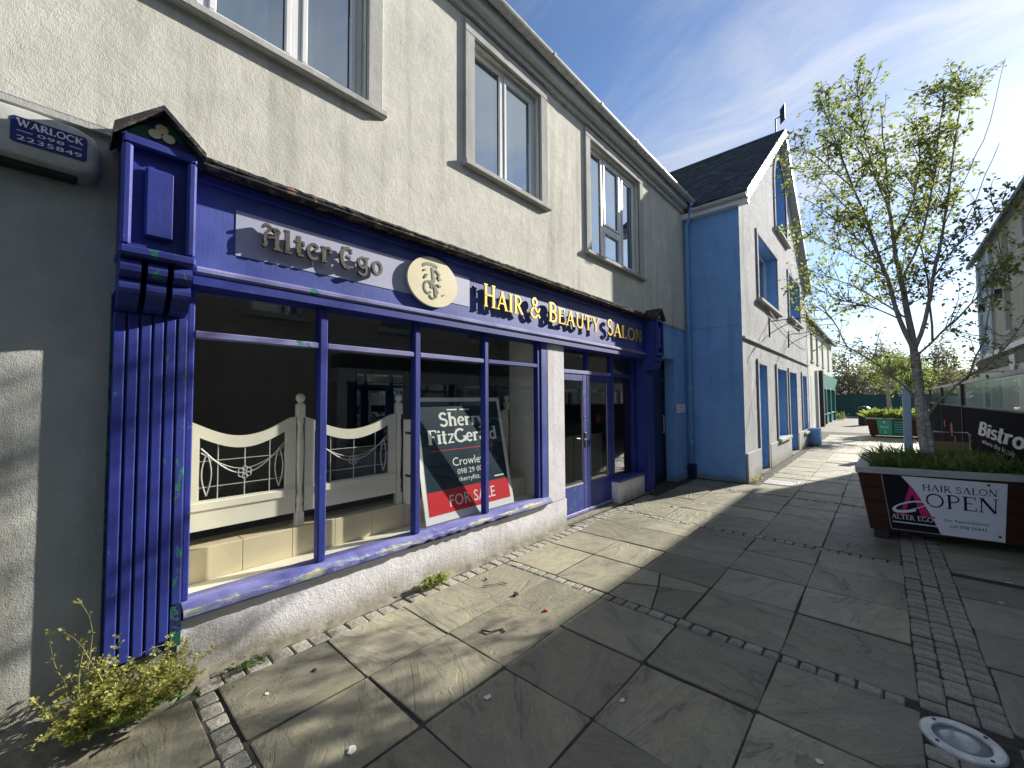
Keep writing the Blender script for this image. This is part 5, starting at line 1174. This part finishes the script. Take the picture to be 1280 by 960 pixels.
for i, (poly, dr, ra, rb_) in enumerate(limbs):
    pts = [px(x, y, TY) + Vector((0, dr * (k / (len(poly) - 1)) ** 1.2 * (1 if i > 1 else .2), 0)) for k, (x, y) in enumerate(poly)]
    if i >= 5:                       # start on the limb it grows from
        near_p = min(done, key=lambda q: (q.x - pts[0].x) ** 2 + (q.z - pts[0].z) ** 2 + .05 * (q.y - pts[0].y) ** 2); off = near_p - pts[0]
        pts = [p + off * (1 - k / (len(pts) - 1)) ** 1.5 for k, p in enumerate(pts)]
    # smooth
    sm = []
    for k in range(len(pts) - 1):
        p0, p1, p2, p3 = pts[max(k - 1, 0)], pts[k], pts[k + 1], pts[min(k + 2, len(pts) - 1)]
        for t in (0, .33, .66): sm.append(.5 * ((2 * p1) + (p2 - p0) * t + (2 * p0 - 5 * p1 + 4 * p2 - p3) * t * t + (3 * p1 - p0 - 3 * p2 + p3) * t ** 3))
    sm.append(pts[-1]); n = len(sm)
    sm = [p + rv_(r) * .008 * (1 if i > 1 else .5) for p in sm]
    (trunk if i < 2 else tk).tube(sm, [ra + (rb_ - ra) * k / (n - 1) for k in range(n)], 8 if i < 5 else 5)
    done += sm
    if i < 2 or i in (12, 13): continue
    L = sum((sm[k + 1] - sm[k]).length for k in range(n - 1)); low = i in (5, 6, 14)
    nt = int(L * (15 if not low else 8))
    for k in range(nt):
        f = r.uniform(.22, 1.0); q = f * (n - 1); k0 = min(int(q), n - 2); p = sm[k0].lerp(sm[k0 + 1], q - k0); ax = (sm[k0 + 1] - sm[k0]).normalized()
        d = (ax * .55 + rv_(r) * .75 + Vector((0, 0, .12))); tl = r.uniform(.22, .62) * (1.15 - .45 * f)
        path = branch_path(r, p, d, tl, 5, .22, .03); tk.tube(path, [.0055, .0048, .004, .0033, .0026, .0018], 4, cap=False)
        tips.append((path, p.z))
        for _ in range(2):
            b0 = r.choice(path[1:4]); pp = branch_path(r, b0, rv_(r) + Vector((0, 0, .1)) + d.normalized() * .6, r.uniform(.12, .3), 3, .25, 0); tk.tube(pp, [.003, .0025, .002, .0015], 3, cap=False); tips.append((pp, p.z))
    tips.append((sm[int(n * .6):], 9))
for path, z in tips:
    dens = (1.0 if z > 3.7 else .75 if z > 2.9 else .45) * (.72 if path[-1].x < 2.75 else 1.0)
    nl = int(r.uniform(4, 11) * dens + .5)
    for k in range(nl):
        q = (1 - r.random() ** 1.6 * .75) * (len(path) - 1); k0 = min(int(q), len(path) - 2); p = path[k0].lerp(path[k0 + 1], q - k0)
        d = (rv_(r) + Vector((0, 0, -.25)) + (path[-1] - path[0]).normalized() * .4).normalized()
        st_ = p + d * .018; L = r.uniform(.036, .066)
        leaf(lv, st_, d, (rv_(r) * .8 + Vector((0, 0, 1))).normalized(), L, L * .72, r.uniform(.05, .3))
trunk.build('trunk', 'bark', bt, smooth=True); tk.build('branches', 'bark_dark', bt, smooth=True, recalc=False); lv.build('crown', 'leaf_birch', bt, recalc=False)

def clump_tree(name, label, base, H, rad, leafmat, seed, nl, size, trunk_h, group=None, barkm='bark_dark', lsz=1.0, density_shell=.5):
    r = random.Random(seed); b = Vector(base); t = thing(name, label, 'tree', base, group); tm = MB(); lm = MB()
    top = b + Vector((0, 0, H)); tr = H * .022
    tm.tube([b, b + Vector((r.uniform(-.1, .1), 0, trunk_h)), b + Vector((r.uniform(-.3, .3), r.uniform(-.2, .2), H * .9))], [tr * 1.3, tr, tr * .2], 7)
    ends = []
    for k in range(26):
        f = r.uniform(0, 1); s = b + Vector((0, 0, trunk_h + (H * .75 - trunk_h) * f)); a = r.uniform(0, 6.283)
        e = s + Vector((math.cos(a) * rad * r.uniform(.55, 1.05) * (1 - .35 * f), math.sin(a) * rad * r.uniform(.55, 1.05) * (1 - .35 * f), H * r.uniform(.08, .26)))
        mid = s.lerp(e, .5) + Vector((0, 0, -H * .02)); tm.tube([s, mid, e], [tr * .45, tr * .28, tr * .08], 5, cap=False); ends += [mid, e, s.lerp(e, .75)]
        for _ in range(4):
            st_ = mid.lerp(e, r.random()); ee = st_ + rv_(r) * rad * .35 + Vector((0, 0, rad * .1)); tm.tube([st_, ee], [tr * .12, tr * .04], 3, cap=False); ends.append(ee)
    for _ in range(nl):
        p = r.choice(ends) + rv_(r) * abs(r.gauss(0, size)); leaf(lm, p, rv_(r), rv_(r) + Vector((0, 0, 1)), lsz * r.uniform(.7, 1.3), lsz * r.uniform(.5, .9))
    tm.build('trunk', barkm, t, recalc=False); lm.build('crown', leafmat, t, recalc=False); return t
clump_tree('street_tree', 'small yellow-green leafy tree growing in the far planter', (3.4, 24.2, .7), 3.1, 1.15, 'leaf_lime', 3, 2600, .16, 1.2, lsz=.075)
wood = [((-2.6, 57, 0), 7.4, 3.0, 'leaf_wood'), ((.6, 55, 0), 6.6, 2.6, 'leaf_wood'), ((3.0, 62, 0), 8.2, 3.2, 'leaf_wood'), ((5.2, 58, 0), 6.4, 2.6, 'leaf_lime'), ((7.8, 66, 0), 8.0, 3.2, 'leaf_wood'), ((9.5, 82, 0), 7.5, 3.0, 'leaf_lime'), ((13.5, 86, 0), 8.0, 3.4, 'leaf_wood')]
labs = ['bare brown tree at the far left behind the teal hoarding', 'bare brown tree behind the left end of the teal hoarding', 'tall bare brown tree behind the middle of the teal hoarding', 'yellow-green tree behind the teal hoarding', 'tall brown tree behind the right end of the teal hoarding', 'yellow-green tree in front of the far hill beyond the white house', 'brown tree on the far side of the white house']
for i, (b, H, rad, lm_) in enumerate(wood): clump_tree('far_tree', labs[i], b, H, rad, lm_, 20 + i, 2600 if lm_ == 'leaf_wood' else 2800, .45, H * .15, 'trees beyond the hoarding', lsz=.24)
# ---- hills
hm = MB(); N = 60
for j, (dist, hh) in enumerate(((230, 0), (300, 16), (420, 24), (520, 0))):
    for i in range(N + 1):
        x = -420 + 900 * i / N; hm.v.append((x, dist, -1 + hh * (.55 + .45 * math.sin(i * .31 + j) * math.cos(i * .13)) + rnd.uniform(-.6, .6) * (hh > 0)))
for j in range(3):
    for i in range(N): a = j * (N + 1) + i; hm.f.append((a, a + 1, a + N + 2, a + N + 1))
struct(hm.build('hill', 'hill_green', smooth=True))

# ---- planting in the planters
def blades(name, label, cells, n, mat, hmin, hmax, seed, lw=.02):
    r = random.Random(seed); m = MB()
    for _ in range(n):
        x0, x1, y0, y1, z = cells; p = Vector((r.uniform(x0, x1), r.uniform(y0, y1), z)); p.y = max(p.y, 6.70 + .225 * (p.x - 2.9)) if y0 < 10 else p.y; d = Vector((r.gauss(0, .55), r.gauss(0, .55), 1)).normalized(); H = r.uniform(hmin, hmax); w = lw * r.uniform(.6, 1.4)
        s = d.cross(rv_(r)).normalized() * w; bend = Vector((d.x, d.y, -.25)) * H * r.uniform(.1, .7); a = p; b = p + d * H * .55; c = p + d * H * .85 + bend * .6
        m.add([a - s * .4, a + s * .4, b + s, b - s, c], [(0, 1, 2, 3), (3, 2, 4)])
    o = m.build(name, mat, recalc=False, origin=(p.x, p.y, cells[4])); tag(o, label, 'plants', kind='stuff'); return o
blades('planter_greenery', 'dense green strap leaves and grass filling the birch planter', (3.03, 4.6, 6.72, 8.2, .75), 2300, 'leaf_grass', .08, .42, 5, .010)
blades('planter_greenery', 'few broad yellow-green leaves among the greenery of the birch planter', (3.1, 4.4, 6.8, 8.1, .75), 240, 'leaf_lime', .14, .40, 6, .019)
blades('planter_shrubs', 'bright green bushy shrubs spilling over the far planter', (2.72, 4.5, 23.4, 24.7, .72), 1800, 'leaf_lime', .2, .75, 8, .05)
# ---- litter bin by the far planter
bn = thing('litter_bin', 'dark litter bin standing beyond the far planter', 'bin', (2.3, 33.5, 0))
MB().lathe([(.28, 0), (.30, .05), (.30, .95), (.27, 1.0)], (2.3, 33.5, 0), 12).build('body', 'bin_dark', bn); MB().lathe([(.31, 1.01), (.31, 1.06), (.18, 1.16), (.02, 1.18)], (2.3, 33.5, 0), 12).build('lid', 'bin_dark', bn)

# ---- weeds
def weed(name, label, base, spread, seed, stems, nleaf, lmat, hmax, leafsize, broad=0):
    r = random.Random(seed); b = Vector(base); t = thing(name, label, 'weeds', base); sm = MB(); lm = MB()
    for k in range(stems):
        a = r.uniform(0, 6.283); q = b + Vector((r.uniform(-spread[0], spread[0]), r.uniform(-spread[1], spread[1]), 0)); q.x = max(q.x, .03)
        H = hmax * r.uniform(.35, 1.0); path = branch_path(r, q, Vector((r.uniform(-.1, .6), r.uniform(-.6, .6), 1)), H, 7, .28, -.04); path = [Vector((max(p.x, .07), p.y, max(p.z, .01))) for p in path]
        sm.tube(path, [.0035, .003, .0028, .0024, .002, .0018, .0015, .001], 4, cap=False)
        for _ in range(nleaf):
            p = r.choice(path[1:]); d = rv_(r); d.z = abs(d.z) * .6; d.x = abs(d.x); L = leafsize * r.uniform(.6, 1.5); leaf(lm, p + rv_(r) * .012, d, Vector((r.gauss(0, .5) + .4, r.gauss(0, .5), 1)), L, L * .85, .12)
    sm.build('stems', 'stem', t, recalc=False); lm.build('leaves', lmat, t, recalc=False)
    if broad:
        bm_ = MB()
        for k in range(broad):
            q = b + Vector((r.uniform(.0, spread[0] * 1.6), r.uniform(-spread[1], spread[1]) * 1.0, 0)); q.x = max(q.x, .06); d = Vector((r.uniform(.1, 1), r.uniform(-1, 1), r.uniform(.25, 1.0))).normalized(); L = r.uniform(.04, .095); leaf(bm_, q + Vector((0, 0, .03)), d, Vector((.3, r.gauss(0, .3), 1)), L, L * .42, .2)
        bm_.build('broad_leaves', 'leaf_dock', t, recalc=False)
weed('wall_weed', 'tangle of yellow-green weeds sprouting at the foot of the blue fluted pilaster', (.16, .30, .08), (.13, .23), 2, 85, 60, 'leaf_weed', .32, .017, 110)
weed('wall_weed', 'tall thin weed stems against the grey wall left of the pilaster', (.10, .14, .10), (.05, .07), 4, 12, 34, 'leaf_weed', .60, .016, 0)
weed('wall_weed', 'small leafy weed at the foot of the white riser', (.07, 2.30, .01), (.05, .13), 5, 16, 12, 'leaf_weed', .14, .03, 16)
weed('wall_weed', 'low green moss and weed beside the riser next to the pilaster', (.10, .82, .0), (.04, .12), 6, 18, 14, 'leaf_dock', .06, .014, 0)
weed('wall_weed', 'dry weed tuft at the foot of the gabled house corner', (1.19, 9.6, 0), (.05, .3), 9, 18, 8, 'leaf_weed', .12, .02, 0)
weed('wall_weed', 'weeds growing at the foot of the teal shopfront end', (.55, 41.3, 0), (.3, .5), 10, 24, 16, 'leaf_lime', .8, .09, 8)

# ================================================================== small things on the paving
ul = thing('uplight', 'round steel-rimmed uplight set into the sett strip', 'uplight', (3.385, 3.0, 0))
seg = 32; m = MB(); prof = [(.150, -.03), (.150, .006), (.143, .011), (.105, .011), (.101, .004), (.101, -.03)]
base = len(m.v)
for rr, z in prof: m.v += [(3.385 + rr * math.cos(2 * math.pi * k / seg), 3.0 + rr * math.sin(2 * math.pi * k / seg), z) for k in range(seg)]
for i in range(len(prof) - 1):
    for k in range(seg): m.f.append((i * seg + k, i * seg + (k + 1) % seg, (i + 1) * seg + (k + 1) % seg, (i + 1) * seg + k))
m.build('rim', 'steel', ul); MB().lathe([(.1, -.03), (.1, .0), (.06, .004), (.0, .005)], (3.385, 3.0, 0), 32).build('lens', 'lens', ul, smooth=True)
for k in range(4): MB().lathe([(.008, .0112), (.008, .014)], (3.385 + .125 * math.cos(R(45 + 90 * k)), 3.0 + .125 * math.sin(R(45 + 90 * k)), 0), 8).build('bolt', 'dark_metal', ul)
gr = thing('drain_grate', 'square iron drain grate let into the paving by the gabled house', 'drain grate', (1.60, 9.72, 0))
g = MB(); g.box(1.34, 1.88, 9.42, 9.46, -.02, .010).box(1.34, 1.88, 9.99, 10.03, -.02, .010).box(1.34, 1.38, 9.461, 9.989, -.02, .010).box(1.84, 1.88, 9.461, 9.989, -.02, .010); g.build('frame', 'steel', gr)
for k in range(9): MB().box(1.40 + k * .048, 1.426 + k * .048, 9.461, 9.989, -.02, .009).build('bar', 'steel', gr)
def litter(name, label, cat, pos, mat, sz, seed, flat=False):
    r = random.Random(seed); m = MB(); x, y = pos; n = 9
    ring = [(x + sz[0] * math.cos(2 * math.pi * k / n) * r.uniform(.6, 1.1), y + sz[1] * math.sin(2 * math.pi * k / n) * r.uniform(.6, 1.1)) for k in range(n)]
    m.v = [(a, b, .004) for a, b in ring] + [(x + (a - x) * .7, y + (b - y) * .7, .004 + sz[2] * r.uniform(.4, 1.0)) for a, b in ring] + [(x, y, .004 + sz[2] * .6)]
    m.f = [(i, (i + 1) % n, n + (i + 1) % n, n + i) for i in range(n)] + [(n + i, n + (i + 1) % n, 2 * n) for i in range(n)]
    return tag(m.build(name, mat, origin=(x, y, 0)), label, cat)
litter('fallen_leaf', 'dark curled leaf on the sunlit flags', 'leaf', (.754, 2.68), 'leaf_dead', (.025, .045, .03), 1)
litter('sweet_wrapper', 'crumpled red wrapper on the sunlit flags', 'wrapper', (1.108, 2.636), 'red_wrap', (.022, .018, .018), 2)
litter('paper_scrap', 'small white scrap on a shaded flag', 'litter', (1.442, 1.666), 'paper', (.02, .03, .002), 3)
litter('paper_scrap', 'white splat on the flag beside the shadow edge', 'litter', (1.203, .985), 'paper', (.03, .025, .002), 4)
litter('paper_scrap', 'tiny white scrap on the sunlit flag next to the pilaster weeds', 'litter', (.471, .837), 'paper', (.016, .012, .002), 5)
litter('fallen_leaf', 'small flat brown leaf on the sunlit flag close to the riser', 'leaf', (.462, 1.109), 'leaf_dead', (.022, .018, .004), 6)
litter('paper_scrap', 'white scrap on the shaded flag between two joints', 'litter', (2.02, 2.15), 'paper', (.016, .022, .002), 7)
litter('paper_scrap', 'white blob on a flag close to the uplight', 'litter', (2.884, 2.397), 'paper', (.022, .02, .002), 8)
litter('fallen_leaf', 'dark twig end lying by the wall setts', 'leaf', (.34, 2.72), 'leaf_dead', (.03, .012, .01), 9)
litter('fallen_leaf', 'dark leaf on the sunlit flag in front of the side riser', 'leaf', (.66, 6.45), 'leaf_dead', (.03, .03, .012), 10)
litter('paper_scrap', 'white scrap on the dark flags in front of the birch planter', 'litter', (3.95, 5.8), 'paper', (.03, .016, .002), 11)
litter('paper_scrap', 'second white scrap on the dark flags in front of the birch planter', 'litter', (3.82, 5.2), 'paper', (.02, .016, .002), 12)
tag(MB().tube([(.42, 2.60, .008), (.47, 2.66, .012), (.50, 2.76, .008), (.56, 2.78, .008)], .005, 5).build('twig', 'stem', origin=(.45, 2.65, 0)), 'pale bent twig on the sunlit flags', 'twig')
tag(MB().tube([(.93, 2.10, .008), (1.0, 2.12, .014), (1.03, 2.22, .008), (1.07, 2.20, .008)], .006, 5).build('twig', 'leaf_dead', origin=(.98, 2.15, 0)), 'dark bent twig near the shadow edge', 'twig')
